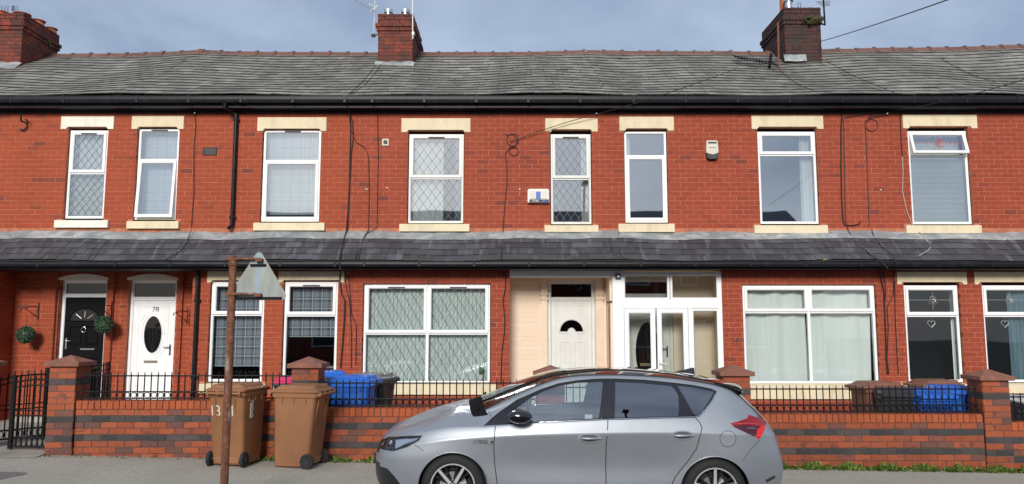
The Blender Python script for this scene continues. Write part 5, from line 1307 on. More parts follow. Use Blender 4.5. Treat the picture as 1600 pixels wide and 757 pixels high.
# ------------------------------------------------------------ rusty warning sign seen from behind
SY = 8.0; sx_ = PX(358.2, 560, SY); zt = PZ(401, SY)
sg = thing('warning_sign', (sx_, SY, zg(sx_)), 'back of a triangular warning sign on a rusty pole', 'road sign')
obj('pole', MB().tube([(sx_,SY,zg(sx_)-.05),(sx_,SY,PZ(470,SY)),(sx_,SY,zt)], [.041,.040,.039], 16), M['rust'], sg, smooth=40)
obj('pole_cap', MB().lathe([(.043,-.10),(.046,-.098),(.046,-.004),(.030,.006)], (sx_,SY,zt), 'z', 16), M['rust'], sg, smooth=40)
th = R(-6); dirx = Vector((math.cos(th), math.sin(th), 0))
apx, apz = P(403.5, 389, SY); blx, blz = P(359, 470, SY); 
hw = .345; cxp = PX(404, 430, SY); zb_, za_ = PZ(469.5, SY), PZ(389, SY)
tri = [(-hw, zb_), (hw, zb_), (0, za_)]
def round_tri(pts, r, n=5):
    out_ = []
    for i in range(3):
        p, a, b = (Vector(pts[j]) for j in (i, (i-1) % 3, (i+1) % 3)); da, db = (a-p).normalized(), (b-p).normalized()
        half = da.angle(db)/2; t0 = r/math.tan(half); c = p+(da+db).normalized()*r/math.sin(half)
        p0, p1 = p+da*t0-c, p+db*t0-c; a0 = math.atan2(p0.y, p0.x); a1 = math.atan2(p1.y, p1.x)
        while a1 < a0: a1 += 2*math.pi
        if a1-a0 > math.pi: a1 -= 2*math.pi
        out_ += [(c.x+r*math.cos(a0+(a1-a0)*k/n), c.y+r*math.sin(a0+(a1-a0)*k/n)) for k in range(n+1)]
    return out_
Mx = Matrix.Translation((cxp, SY-.01, 0)) @ Matrix.Rotation(th, 4, 'Z')
def sgo(nm, mb, m, par=sg, **k): mb.xform(Mx); return obj(nm, mb, m, par, **k)
pl = MB().prism(round_tri(tri, .045), 0, .004)
plate = obj('sign_plate', pl, M['sign'], sg, local=True, bevel=0); plate.location = Vector((cxp, SY-.01, 0)) - sg.location; plate.rotation_euler = (0, 0, th)
for dz_, hwid in ((PZ(414.5, SY), .085), (PZ(466, SY), .265)): sgo('channel', MB().box(-hwid, hwid, -.022, -.001, dz_-.013, dz_+.010), M['iron'], bevel=.002)
for k, zz in enumerate((PZ(405.5, SY), PZ(460, SY))):
    mb = MB().tube([(sx_+.03,SY-.035,zz+.004),(cxp+(.0 if k else .03),SY-.045,zz)], .013, 8); obj('arm', mb, M['rust'], sg)
    mb = MB().lathe([(.046,-.018),(.049,-.015),(.049,.015),(.046,.018)], (sx_,SY,zz), 'z', 16).box(sx_-.07,sx_+.055,SY-.045,SY-.025,zz-.012,zz+.012); obj('clamp', mb, M['rust'], sg, smooth=40)
    obj('clip', MB().box(cxp-.02,cxp+.05,SY-.06,SY-.02,zz-.03,zz+.006), M['rust'], sg, bevel=.003)
# ------------------------------------------------------------ weeds and grit at the foot of the walls
def weed_strip(p0, p1, n, h, name, dens=1.0, y0=10.62, y1=10.86):
    mb = MB()
    for _ in range(n):
        px = random.uniform(p0, p1); cl = .5+.5*math.sin(px*.11)+.35*math.sin(px*.37+1)
        if random.random() > .3+.7*cl: continue
        y = random.triangular(y0, y1, y1-.06); x = PX(px, 735, y); z = zg(x)
        hh = h*random.choice((.3,.5,.6,.8,1,1.35))*random.uniform(.6,1)*(.45+.6*cl)*(1 if y > 10.7 else .6); a = random.uniform(0, 6.28); s = random.uniform(.008,.02)
        d = Vector((math.cos(a), math.sin(a), 0)); lean = Vector((random.uniform(-.04,.04), random.uniform(-.06,.01), 0))
        b = Vector((x,y,z)); m_ = b+Vector((0,0,hh*.6))+lean*.5; tp = b+Vector((0,0,hh))+lean
        mb.add([b-d*s*.5, b+d*s*.5, m_+d*s, tp, m_-d*s], [(0,1,2,3,4)])
    return obj(name, mb, M['grass'], kind='stuff')
pt = [P(a, b, 1) for a, b in ()]
def on_pave(px, py, up=.004):
    Y = 9.; 
    for _ in range(30):
        x, z = P(px, py, Y); Y += (z - zg(x) - up)*4
    return (x, Y, zg(x)+up)
mb = MB(); pl_ = [on_pave(*q) for q in ((-60,739),(-20,737.5),(28,737.5),(44,739),(38,742),(20,745),(-10,752),(-60,757))]; mb.add(pl_, [tuple(range(8))]); obj('tarmac_patch', mb, M['patch'], kind='structure')
weed_strip(1195, 1720, 12000, .075, 'weeds'); weed_strip(515, 600, 800, .06, 'weeds'); weed_strip(404, 440, 160, .06, 'weeds'); weed_strip(20, 400, 200, .02, 'weeds')
mb = MB()
for _ in range(1500):
    x = random.uniform(-7, 9); y = 10.84-abs(random.gauss(0, .09)); s = random.uniform(.003,.011); z = zg(x)
    mb.box(x-s, x+s, y-s, y+s*.6, z, z+s*.7)
obj('grit', mb, M['concrete'], kind='stuff')
lf_ = MB(); x, z = P(1290, 407, LB[0]-.13); lf_.add([(x-.05,LB[0]-.12,z),(x,LB[0]-.15,z+.012),(x+.06,LB[0]-.12,z),(x,LB[0]-.1,z+.04)], [(0,1,2,3)]); o = obj('fallen_leaf', lf_, M['grass']); tag(o, 'single green leaf lying on the edge of the lower gutter', 'leaf')
# ------------------------------------------------------------ houses across the street (seen only in reflections)
for i in range(6):
    x0 = -14.4+4.8*i; x1 = x0+4.78; xc = (x0+x1)/2
    t_ = thing('terraced_house', (xc, -8, zg(xc)), 'brick terraced house on the other side of the street', 'house', 'houses across the street')
    obj('wall', MB().box(x0, x1, -11.8, -8, zg(x1)-.2, 5.7), M['opp_brick'], t_)
    obj('roof', MB().prism([(-7.8,5.7),(-11.9,7.9),(-15,5.9),(-15,5.6),(-7.8,5.6)], x0, x1, 'x'), M['opp_roof'], t_)
    for (a, b, c, d) in ((.5,1.5,3.7,5.2),(2.9,3.8,3.7,5.2),(.4,2.2,.9,2.5)):
        w_ = obj('window', MB().ring(x0+a, x0+b, c, d, [(0,-8.02),(0,-7.96),(.07,-7.96),(.07,-8.02)]), M['upvc'], t_); obj('pane', MB().box(x0+a+.06, x0+b-.06, -8.0, -7.98, c+.06, d-.06), M['opp_glass'], w_)
    obj('door', MB().box(x0+3.2, x0+4.1, -8.01, -7.95, .1, 2.2), M['black_door'] if i % 2 else M['upvc'], t_)
    if i % 2: obj('chimney', MB().box(x0-.4, x0+.4, -12.4, -11.1, 7, 9.3).box(x0-.46, x0+.46, -12.46, -11.04, 8.9, 9.1), M['opp_brick'], t_)
lp = thing('street_lamp', (2.9, -2.6, zg(2.9)), 'street lamp on the other side of the street', 'street lamp')
obj('column', MB().tube([(2.9,-2.6,0),(2.9,-2.6,6.2),(2.9,-2.3,7.0),(2.85,-1.6,7.3),(2.8,-.9,7.3)], [.09,.06,.05,.05,.05], 10), M['dark_grey'], lp); obj('lantern', MB().box(2.68,2.92,-1.2,-.5,7.24,7.36), M['dark_grey'], lp, bevel=.03)
# ------------------------------------------------------------ the parked car
CARX, CARY = 0.70, 8.68
SLOPE = math.atan(.0153)
CZ = zg(CARX) - .035
car = thing('parked_car', (CARX, CARY, CZ), 'silver-blue five-door hatchback with a black glass roof parked in front of the walls', 'car')
car.rotation_euler = (0, SLOPE, 0)
CM = Matrix.Translation((CARX, CARY, CZ)) @ Matrix.Rotation(SLOPE, 4, 'Y'); CI = CM.inverted()
def cray(px, py, yl):
    """photo point -> car-local (x, z) on the plane y = yl"""
    u = (px-800)/1200; v = (py-378.5)/1200
    o = CI @ Vector((0, 0, CAM_H)); d = CI.to_3x3() @ Vector((u, CP+v*SP, SP-v*CP)); t_ = (yl-o.y)/d.y
    return o.x+d.x*t_, o.z+d.z*t_
TR = [ # tracks from sill to roof centre; each: stations nose -> tail (x, half width, z)
 [(-2.10,0,.20),(-2.07,.42,.20),(-1.93,.70,.19),(-1.70,.80,.18),(-1.30,.80,.18),(-.90,.80,.18),(-.58,.80,.18),(-.33,.80,.18),(-.05,.80,.18),(.40,.80,.18),(.90,.80,.18),(1.30,.80,.19),(1.65,.78,.22),(1.93,.68,.24),(2.03,.42,.25),(2.06,0,.25)],
 [(-2.15,0,.34),(-2.12,.45,.34),(-1.97,.74,.34),(-1.70,.845,.33),(-1.30,.868,.33),(-.88,.858,.31),(-.57,.855,.30),(-.33,.855,.30),(-.05,.855,.30),(.40,.855,.30),(.90,.857,.31),(1.30,.868,.34),(1.68,.85,.37),(1.98,.74,.38),(2.09,.43,.39),(2.12,0,.39)],
 [(-2.16,0,.52),(-2.13,.46,.53),(-1.97,.755,.55),(-1.68,.862,.56),(-1.30,.888,.58),(-.88,.862,.56),(-.57,.852,.55),(-.33,.850,.55),(-.05,.850,.55),(.40,.850,.55),(.90,.858,.56),(1.30,.888,.58),(1.68,.872,.58),(1.99,.76,.58),(2.085,.46,.57),(2.115,0,.56)],
 [(-2.14,0,.64),(-2.10,.46,.65),(-1.93,.75,.67),(-1.65,.85,.72),(-1.30,.885,.775),(-.88,.884,.81),(-.56,.886,.83),(-.33,.888,.84),(-.05,.889,.85),(.40,.890,.865),(.90,.890,.875),(1.30,.887,.880),(1.66,.865,.87),(1.93,.755,.85),(2.015,.46,.83),(2.045,0,.82)],
 [(-2.10,0,.705),(-2.06,.45,.715),(-1.90,.70,.75),(-1.62,.80,.83),(-1.30,.835,.885),(-.95,.845,.90),(-.58,.852,.925),(-.33,.855,.94),(-.05,.858,.955),(.40,.860,.97),(.90,.855,.98),(1.30,.84,.985),(1.62,.81,.98),(1.87,.715,.96),(1.955,.45,.94),(1.985,0,.93)],
 [(-2.085,0,.725),(-2.03,.42,.75),(-1.86,.62,.81),(-1.60,.68,.885),(-1.30,.71,.945),(-1.00,.75,.965),(-.60,.805,1.03),(-.33,.79,1.10),(-.05,.785,1.14),(.40,.785,1.16),(.90,.775,1.16),(1.26,.765,1.14),(1.55,.735,1.11),(1.79,.655,1.07),(1.865,.42,1.05),(1.885,0,1.04)],
 [(-2.07,0,.74),(-2.00,.36,.775),(-1.82,.52,.845),(-1.58,.56,.925),(-1.30,.60,.99),(-1.04,.68,1.00),(-.62,.745,1.145),(-.34,.705,1.265),(-.05,.685,1.335),(.40,.675,1.36),(.90,.672,1.35),(1.22,.667,1.32),(1.46,.66,1.275),(1.66,.60,1.20),(1.745,.40,1.18),(1.765,0,1.17)],
 [(-2.05,0,.755),(-1.97,.28,.80),(-1.78,.40,.875),(-1.55,.43,.95),(-1.30,.47,1.02),(-1.06,.63,1.025),(-.62,.665,1.225),(-.32,.63,1.345),(-.05,.61,1.398),(.40,.605,1.415),(.90,.60,1.395),(1.20,.595,1.36),(1.42,.585,1.32),(1.58,.54,1.275),(1.66,.38,1.265),(1.68,0,1.26)],
 [(-2.03,0,.77),(-1.94,.18,.825),(-1.75,.24,.895),(-1.53,.27,.975),(-1.30,.30,1.05),(-1.10,.36,1.08),(-.65,.38,1.27),(-.33,.375,1.385),(-.05,.37,1.432),(.40,.36,1.46),(.90,.36,1.437),(1.20,.35,1.40),(1.42,.34,1.365),(1.58,.32,1.325),(1.66,.24,1.31),(1.68,0,1.305)],
 [(-2.00,0,.79),(-1.90,0,.845),(-1.73,0,.925),(-1.53,0,1.00),(-1.30,0,1.065),(-1.13,0,1.10),(-.67,0,1.285),(-.33,0,1.405),(-.05,0,1.447),(.40,0,1.475),(.90,0,1.447),(1.20,0,1.41),(1.42,0,1.375),(1.58,0,1.34),(1.65,0,1.325),(1.68,0,1.32)],
]
TRA = np.array(TR)                       # [track, station, 3]
NS, NU = TRA.shape[1]-1, TRA.shape[0]-1
SHARP = {3: 1, 4: .6}
def cr_tan(Pm, axis):
    d = np.zeros_like(Pm); A_ = np.swapaxes(Pm, 0, axis); D = np.swapaxes(d, 0, axis)
    dm = A_[1:]-A_[:-1]; D[1:-1] = (dm[1:]+dm[:-1])/2; D[0] = dm[0]; D[-1] = dm[-1]
    return np.swapaxes(D, 0, axis)
TS = cr_tan(TRA, 1)
TS[:, 0, 0] *= .15; TS[:, -1, 0] *= .15   # meet the centre line squarely
def ev(s, u):
    """surface of the near... half body: s 0..NS along, u 0..NU up"""
    s = np.asarray(s, float); u = np.asarray(u, float)
    i = np.clip(s.astype(int), 0, NS-1); a = s-i; j = np.clip(u.astype(int), 0, NU-1); b = u-j
    h = lambda t_: (2*t_**3-3*t_**2+1, t_**3-2*t_**2+t_, -2*t_**3+3*t_**2, t_**3-t_**2)
    h0_, h1_, h2_, h3_ = (x[..., None] for x in h(a))
    def row(jj): jj = np.clip(jj, 0, NU); return h0_*TRA[jj, i]+h1_*TS[jj, i]+h2_*TRA[jj, i+1]+h3_*TS[jj, i+1]
    pm, p0, p1, p2 = row(j-1), row(j), row(j+1), row(j+2)
    m0 = (p1-pm)/2; m1 = (p2-p0)/2
    m0 = np.where((j == 0)[..., None], p1-p0, m0); m1 = np.where((j == NU-1)[..., None], p1-p0, m1)
    for k, v in SHARP.items():
        m0 = np.where((j == k)[..., None], m0*(1-v)+(p1-p0)*v, m0); m1 = np.where((j+1 == k)[..., None], m1*(1-v)+(p1-p0)*v, m1)
    m1 = np.where((j == NU-1)[..., None], m1*np.array([1, 1, 0.15]), m1)
    g0, g1, g2, g3 = (x[..., None] for x in h(b))
    p = g0*p0+g1*m0+g2*p1+g3*m1
    p = np.stack([p[..., 0], np.maximum(p[..., 1], 0), p[..., 2]], -1)
    return p
# along-length sampling: denser near the ends
KS, KU = 22, 14
sv = np.linspace(0, NS, NS*KS+1); uv = np.linspace(0, NU, NU*KU+1)
Sg, Ug = np.meshgrid(sv, uv, indexing='ij'); G = ev(Sg, Ug)
near = G[(Ug <= 7.2)].reshape(-1, 3)
def surf_y(x, z):
    d = (near[:, 0]-x)**2+(near[:, 2]-z)**2; k = np.argsort(d)[:4]; w = 1/(d[k]+1e-6); return float((near[k, 1]*w).sum()/w.sum())
def cs(px, py):
    y = .84
    for _ in range(5): x, z = cray(px, py, -y); y = surf_y(x, z)
    return x, z
def csp(pts): return [cs(*p) for p in pts]
def c3(pts, out_=.002):
    r_ = []
    for px, py in pts: x, z = cs(px, py); r_.append((x, -surf_y(x, z)-out_, z))
    return r_
DLO = [(757,665.5),(779.6,645),(808.6,625),(844.8,609),(872,600),(900,595.3),(930,592.8),(961,592.5),(1006.7,594.3),(1052,599),(1085,603),(1112,608.5),(1119.5,612.5),(1113.5,627),(1100.5,643),(1093,650.5),(1085,652.3),(1020,653.7),(952,655.6),(880,658.9),(830,661),(790,664)]
G_F = [(806.5,639),(826,624),(850,611.5),(875,603),(902,598.6),(942,597.3),(939,630),(935.5,653.8),(885,656.2),(806.5,660)]
G_R = [(961.3,597.8),(1000,599),(1048,603.6),(1053.5,608),(1060.5,620),(1060.5,650.5),(1010,651.6),(960.5,653)]
G_Q = [(1057.5,603),(1085,606),(1115.5,612.5),(1111,621),(1096,644),(1091,648.5),(1083.5,649),(1078,639),(1066,618)]
D_F = [(767,662),(800,648),(952,588),(952,655),(947,697),(946.5,730),(947,775),(947,815),(790,818),(781,790),(777,757),(772.5,722),(771.5,695),(773,675)]
D_F = [(774,664)]+DLO[1:7]+[(952,592.6),(950,655.5),(947,697),(946.5,730),(947,775),(948,812),(792,815),(783,790),(777,757),(772.5,722),(771.5,695),(773,677)]
D_R = [(952,592.6)]+DLO[8:10]+[(1060,612),(1078,640),(1086,652.3),(1093,660),(1097,668.6),(1094.5,679),(1088,702),(1075.5,720),(1055.5,745),(1046,765),(1040,790),(1035,812),(948,812),(947,775),(946.5,730),(947,697),(950,655.5)]
TAIL = [(1141,662),(1166.7,654.3),(1169.8,648),(1185,653),(1197,658),(1196,668),(1186.5,687),(1160,674),(1147,668)]
HEAD = [(596,684),(606,683.5),(629.7,682.5),(658.7,681.5),(655,688),(637,698),(615,704.5),(596,702)]
LOWG = [(578,727),(593,728),(605,732),(616,744),(628,760),(645,790),(578,790)]
CAPC = [(1137.4+12.6*math.cos(R(a)), 686+12.6*math.sin(R(a))) for a in range(0, 361, 15)]
polys = {k: csp(v) for k, v in dict(DLO=DLO, G_F=G_F, G_R=G_R, G_Q=G_Q, D_F=D_F, D_R=D_R, TAIL=TAIL, DARK=[(1145,665),(1168,664.5),(1190,666),(1183,672),(1181,683.5),(1160,674),(1147.5,668)], BRIGHT=[(1196,664),(1195.5,668),(1186.5,687),(1181,683.5),(1183,672),(1190,665.5)], HEAD=HEAD, LOWG=LOWG).items()}
AX = [(cray(707.5, 757, -.86)[0], .305), (cray(1117.5, 757, -.86)[0], .305)]; AR = .345
for k, (ax, az) in enumerate(AX): polys['ARCH%d' % k] = [(ax+AR*math.cos(R(a)), az+AR*.985*math.sin(R(a))) for a in range(0, 360, 6)]
def inside(pl, x, z):
    c = np.zeros(x.shape, bool); n = len(pl)
    for i in range(n):
        x1, z1 = pl[i]; x2, z2 = pl[(i+1) % n]
        if z1 == z2: continue
        c ^= ((z1 > z) != (z2 > z)) & (x < (x2-x1)*(z-z1)/(z2-z1)+x1)
    return c
fc = ev((sv[:-1, None]+sv[1:, None])/2+0*uv[None, 1:], (uv[None, :-1]+uv[None, 1:])/2+0*sv[1:, None])
fx, fz = fc[..., 0], fc[..., 2]; fs_, fu = (sv[:-1, None]+sv[1:, None])/2+0*uv[None, 1:], (uv[None, :-1]+uv[None, 1:])/2+0*sv[1:, None]
lab = np.zeros(fx.shape, int)            # 0 body
NAMES = {0:('body','paint'),1:('window_surround','gloss_black'),2:('front_window','car_glass'),3:('rear_window','car_tint'),4:('quarter_window','car_tint'),5:('front_door','paint'),6:('rear_door','paint'),
         7:('tail_light','lamp_red'),8:('headlight_cover','lamp_glass'),9:('lower_grille','satin_black'),10:('windscreen','car_screen'),11:('roof_panel','roof_glass'),12:('bonnet','paint'),13:('scuttle','scuttle'),14:('tailgate_window','car_tint'),15:('tailgate','paint'),16:('front_bumper','paint'),17:('rear_bumper','paint'),18:('dark_lens','lamp_dark'),19:('bright_lens','lamp_bright'),99:None}
side = fu < 7
S_SC, S_WT, S_RE = 5.18, 7.75, 13.0
lab[(fu > 3.35) & (fs_ < 4.95) & (fu > 4 - .0*fs_)] = 12
lab[(fs_ < 3.4) & (fu < 3.6)] = 16
lab[(fs_ > 13.0) & (fu > 2.6)] = 15
lab[(fs_ > 12.55) & (fu < 2.6)] = 17
lab[(fu > 5.6) & (fs_ >= 4.74) & (fs_ < S_SC)] = 13
lab[(fu >= 7) & (fs_ >= S_SC) & (fs_ < S_WT)] = 10
lab[(fu >= 7) & (fs_ >= S_WT) & (fs_ < 13)] = 11
lab[(fu > 4.45) & (fu < 7.05) & (fs_ > 12.8)] = 14
sd = side & (fs_ > 0) & (fs_ < NS)
for nm, code in (('D_F', 5), ('D_R', 6), ('DLO', 1), ('G_F', 2), ('G_R', 3), ('G_Q', 4)): lab[inside(polys[nm], fx, fz) & (fu < 7.05)] = code
lab[inside(polys['TAIL'], fx, fz) & (fs_ > 11)] = 7
lab[inside(polys['DARK'], fx, fz) & (fs_ > 11)] = 18
lab[inside(polys['BRIGHT'], fx, fz) & (fs_ > 11)] = 19
lab[inside(polys['HEAD'], fx, fz) & (fs_ < 4)] = 8
lab[inside(polys['LOWG'], fx, fz) & (fs_ < 4)] = 9
lab[(fs_ < 1.3) & (fz < .68) & (fz > .585)] = 9; lab[(fs_ < 1.6) & (fz < .50) & (fz > .26)] = 9
for k in range(2): lab[inside(polys['ARCH%d' % k], fx, fz) & (fu < 5)] = 99
# snap the vertices where two panels meet to the drawn outlines
Lp = np.full((len(sv)+1, len(uv)+1), -1); Lp[1:-1, 1:-1] = lab
q4 = np.stack([Lp[:-1, :-1], Lp[1:, :-1], Lp[:-1, 1:], Lp[1:, 1:]], -1); valid = q4 >= 0
mx = q4.max(-1); mn = np.where(valid, q4, 1000).min(-1); bd_ = (mx != mn)
seg = []
for nm, pl in polys.items():
    for i in range(len(pl)): seg.append((*pl[i], *pl[(i+1) % len(pl)]))
seg = np.array(seg); BI = np.argwhere(bd_ & (Ug < 7.1))
S2, U2 = Sg.copy(), Ug.copy()
for _ in range(3):
    pb_ = ev(S2[tuple(BI.T)], U2[tuple(BI.T)]); px_, pz_ = pb_[:, 0], pb_[:, 2]
    if _ == 0:
        dx, dz = seg[:, 2]-seg[:, 0], seg[:, 3]-seg[:, 1]; L2 = dx*dx+dz*dz+1e-12
        t_ = np.clip(((px_[:, None]-seg[:, 0])*dx+(pz_[:, None]-seg[:, 1])*dz)/L2, 0, 1)
        qx, qz = seg[:, 0]+t_*dx, seg[:, 1]+t_*dz; dd = (qx-px_[:, None])**2+(qz-pz_[:, None])**2; k = dd.argmin(1); r_ = np.arange(len(k))
        TX, TZ = qx[r_, k], qz[r_, k]; ok = dd[r_, k] < .022**2
    e = 1e-3; s_, u_ = S2[tuple(BI.T)], U2[tuple(BI.T)]
    Ja = (ev(np.clip(s_+e, 0, NS), u_)-pb_)/e; Jb = (ev(s_, np.clip(u_+e, 0, NU))-pb_)/e
    det = Ja[:, 0]*Jb[:, 2]-Ja[:, 2]*Jb[:, 0]; det = np.where(abs(det) < 1e-5, 1e9, det)
    ex, ez = TX-px_, TZ-pz_; ds = np.clip((ex*Jb[:, 2]-ez*Jb[:, 0])/det, -.05, .05)*ok; du = np.clip((ez*Ja[:, 0]-ex*Ja[:, 2])/det, -.09, .09)*ok
    S2[tuple(BI.T)] = np.clip(s_+ds, 0, NS); U2[tuple(BI.T)] = np.clip(u_+du, 0, NU)
V = ev(S2, U2)
nS, nU = V.shape[:2]
# outward normals of the whole half, used by every panel so that panels shade as one skin
def half_normals(V):
    a = np.gradient(V, axis=0); b = np.gradient(V, axis=1); n = np.cross(b, a); n /= (np.linalg.norm(n, axis=-1, keepdims=True)+1e-12); return n
V1 = V.copy(); V1[..., 1] *= -1          # near side is -y
def panel(name, m, mask, mirror, offset=0, parent=car):
    idx = np.argwhere(mask)
    if not len(idx): return None
    used = {}; vs = []; fs = []
    Vx = V1.copy()
    if mirror: Vx[..., 1] *= -1
    def vid(i, j):
        k = (i, j)
        if k not in used: used[k] = len(vs); vs.append(tuple(Vx[i, j]))
        return used[k]
    for i, j in idx:
        f = [vid(i, j), vid(i+1, j), vid(i+1, j+1), vid(i, j+1)]
        fs.append(tuple(f if not mirror else f[::-1]))
    me = bpy.data.meshes.new(name); me.from_pydata(vs, [], fs); me.materials.append(m); me.validate(); me.update(); me.shade_smooth()
    o = bpy.data.objects.new(name, me); COL.objects.link(o); o.parent = parent; return o
def centre_panel(name, m, mask, parent=car):
    """both halves of a panel that crosses the centre line"""
    idx = np.argwhere(mask); used = {}; vs = []; fs = []
    for mir in (0, 1):
        Vx = V1.copy()
        if mir: Vx[..., 1] *= -1
        for i, j in idx:
            f = []
            for a, b in ((i,j),(i+1,j),(i+1,j+1),(i,j+1)):
                k = (a, b, 0 if abs(Vx[a, b, 1]) < 1e-5 else mir)
                if k not in used: used[k] = len(vs); vs.append(tuple(Vx[a, b]))
                f.append(used[k])
            fs.append(tuple(f if not mir else f[::-1]))
    me = bpy.data.meshes.new(name); me.from_pydata(vs, [], fs); me.materials.append(m); me.validate(); me.update(); me.shade_smooth()
    o = bpy.data.objects.new(name, me); COL.objects.link(o); o.parent = parent; return o
CARP = {}
for code, nm in NAMES.items():
    if nm is None: continue
    name, mk = nm
    if code in (0, 10, 11, 12, 13, 14, 15, 16, 17, 9): CARP[code] = centre_panel(name, M[mk], lab == code)
    elif code == 1:
        for mir in (0, 1): panel(name, M[mk], lab == code, mir)
    else:
        for mir in (0, 1): CARP[(code, mir)] = panel(name, M[mk], lab == code, mir)
# shut lines, chrome, seals: thin strips lying in the skin
def strip(pts, r, m, name, parent=car, both=True, out_=.0, n=5):
    q = c3(pts, out_); q2 = []
    for a_, b_ in zip(q, q[1:]):
        a_, b_ = Vector(a_), Vector(b_)
        for k in range(3):
            w_ = a_.lerp(b_, k/3); q2.append((w_.x, -surf_y(w_.x, w_.z)-out_, w_.z))
    q2.append(q[-1])
    for mir in ((1, -1) if both else (1,)):
        obj(name, MB().tube([(a_[0], a_[1]*mir, a_[2]) for a_ in q2], r, n), m, parent, local=True, smooth=True)
SEAL = M['seal']
strip([(774,666),(773,677),(771.5,695),(772.5,722),(777,757),(783,790)], 0.0046, SEAL, 'shut_line')
strip([(952,592.6),(951,630),(950,655.5),(947,697),(946.5,730),(947,775)], 0.0046, SEAL, 'shut_line')
strip([(1086,652.3),(1093,660),(1097,668.6),(1094.5,679),(1088,702),(1075.5,720),(1055.5,745),(1046,765)], 0.0046, SEAL, 'shut_line')
strip(CAPC, .0026, SEAL, 'fuel_flap', both=False); strip([(662,705),(655,700),(647,695)], .0026, SEAL, 'shut_line'); strip([(1187,687),(1172,704),(1160.5,719.6)], .0026, SEAL, 'shut_line')
strip([(764,643.5),(766,648),(770,656)], .0026, SEAL, 'shut_line')
strip(DLO[:13], .006, M['satin_black'], 'window_seal', out_=.001)
strip([(829,660.8),(880,658.6),(952,655.4),(1020,653.5),(1085,652),(1093,650),(1100.5,642.5),(1113,626.5),(1119.5,613)], .0075, M['chrome'], 'chrome_trim', out_=.003)
strip([(1057,603.5),(1066,617),(1078,638),(1085,650)], .008, M['satin_black'], 'window_divider', out_=.002); strip([(1061,608),(1061,651)], .005, M['satin_black'], 'window_divider', out_=.002)
strip([(948,597),(946,625),(943,655)], .004, SEAL, 'window_divider', out_=.001)
strip([(936,654.3),(949,653.8),(960,653.4)], .012, M['gloss_black'], 'pillar_foot', out_=.0)
# shadow gap between the roof glass and the silver rail, screen edge
def track_tube(u, s0, s1, r, m, name, out_=(0, 0, 0), n=40):
    for mir in (1, -1):
        ss = np.linspace(s0, s1, n); p = ev(ss, np.full(n, u)); obj(name, MB().tube([(a[0]+out_[0], -mir*(a[1]+out_[1]), a[2]+out_[2]) for a in p], r, 6), m, car, local=True, smooth=True)
track_tube(7.0, 5.15, 12.9, .011, M['satin_black'], 'roof_seal')
# wheel wells, floor
for k, (ax, az) in enumerate(AX):
    for sg_ in (-1, 1):
        mb = MB(); n = 28
        pts = [(ax+(AR+.004)*math.cos(R(a)), az+(AR+.004)*math.sin(R(a))) for a in np.linspace(-25, 205, n)]
        yo = .872; vs = [(x, sg_*yo, z) for x, z in pts]+[(x, sg_*.52, z) for x, z in pts]
        for q, (x, z) in enumerate(pts): vs[q] = (x, sg_*(max(surf_y(x, max(z, .2)), .7)-.004), z)
        mb.add(vs, [(q, q+1, q+1+n, q+n) for q in range(n-1)]+[tuple(range(n, 2*n))]); obj('wheel_arch', mb, M['satin_black'], car, local=True)
        q = [(x, -sg_*-1*(surf_y(x, z)+.001), z) for x, z in [(ax+(AR+.006)*math.cos(R(a)), az+(AR+.006)*.985*math.sin(R(a))) for a in np.linspace(-8, 188, 40)]]
        obj('arch_lip', MB().tube(q, .009, 6), M['paint'], car, local=True, smooth=True)
obj('underbody', MB().box(-1.95,1.95,-.5,.5,.16,.24).box(-.90,.93,-.80,.80,.165,.22), M['satin_black'], car, local=True)
# cabin
cab = obj('cabin_floor', MB().box(-1.0,1.6,-.76,.76,.30,.34).box(-1.05,-.95,-.76,.76,.30,.95).box(-1.0,1.4,-.80,-.76,.30,.86).box(-1.0,1.4,.76,.80,.30,.86), M['seat_cloth'], car, local=True)
mb = MB().prism([(-1.08,.85),(-.62,.84),(-.58,.90),(-.70,.955),(-.98,.975)], -.74, .74, 'y'); obj('dashboard', mb, M['satin_black'], car, local=True, bevel=.02)
def seat(x, y, w):
    mb = loft(MB(), [rr(.50,w,.07,x,y,.36), rr(.52,w,.08,x,y,.46), rr(.50,w-.04,.1,x,y,.52)])
    mb2 = MB(); L_ = [rr(.14,w,.05,0,0,0), rr(.15,w,.06,0,0,.30), rr(.12,w-.08,.05,0,0,.58), rr(.09,w-.2,.04,0,0,.60)]; loft(mb2, L_); mb2.xform(Matrix.Translation((x+.24,y,.48)) @ Matrix.Rotation(R(16), 4, 'Y'))
    mb3 = loft(MB(), [rr(.07,.14,.03,0,0,.60), rr(.10,.25,.045,0,0,.66), rr(.09,.24,.04,0,0,.80), rr(.06,.18,.03,0,0,.83)]); mb3.xform(Matrix.Translation((x+.24,y,.48)) @ Matrix.Rotation(R(16), 4, 'Y'))
    s_ = obj('seat', mb, M['seat_cloth'], car, local=True, smooth=35); obj('backrest', mb2, M['seat_cloth'], s_, local=True, smooth=35); obj('headrest', mb3, M['seat_cloth'], s_, local=True, smooth=35)
seat(-.12, -.38, .50); seat(-.12, .38, .50); seat(.78, 0, 1.2)
mb = MB().tube([(-.52+.05*math.sin(a)*0-.06*math.sin(a)*.5, .37+.185*math.cos(a), .92+.165*math.sin(a)) for a in [2*math.pi*k/24 for k in range(25)]], .014, 8); mb.tube([(-.7,.37,.86),(-.52,.37,.92)], .04, 8); mb.box(-.54,-.50,.19,.55,.90,.93); obj('steering_wheel', mb, M['satin_black'], car, local=True, smooth=35)
obj('interior_mirror', MB().box(-.40,-.37,-.11,.13,1.26,1.33).tube([(-.38,0,1.33),(-.34,0,1.40)], .012), M['satin_black'], car, local=True, bevel=.01)
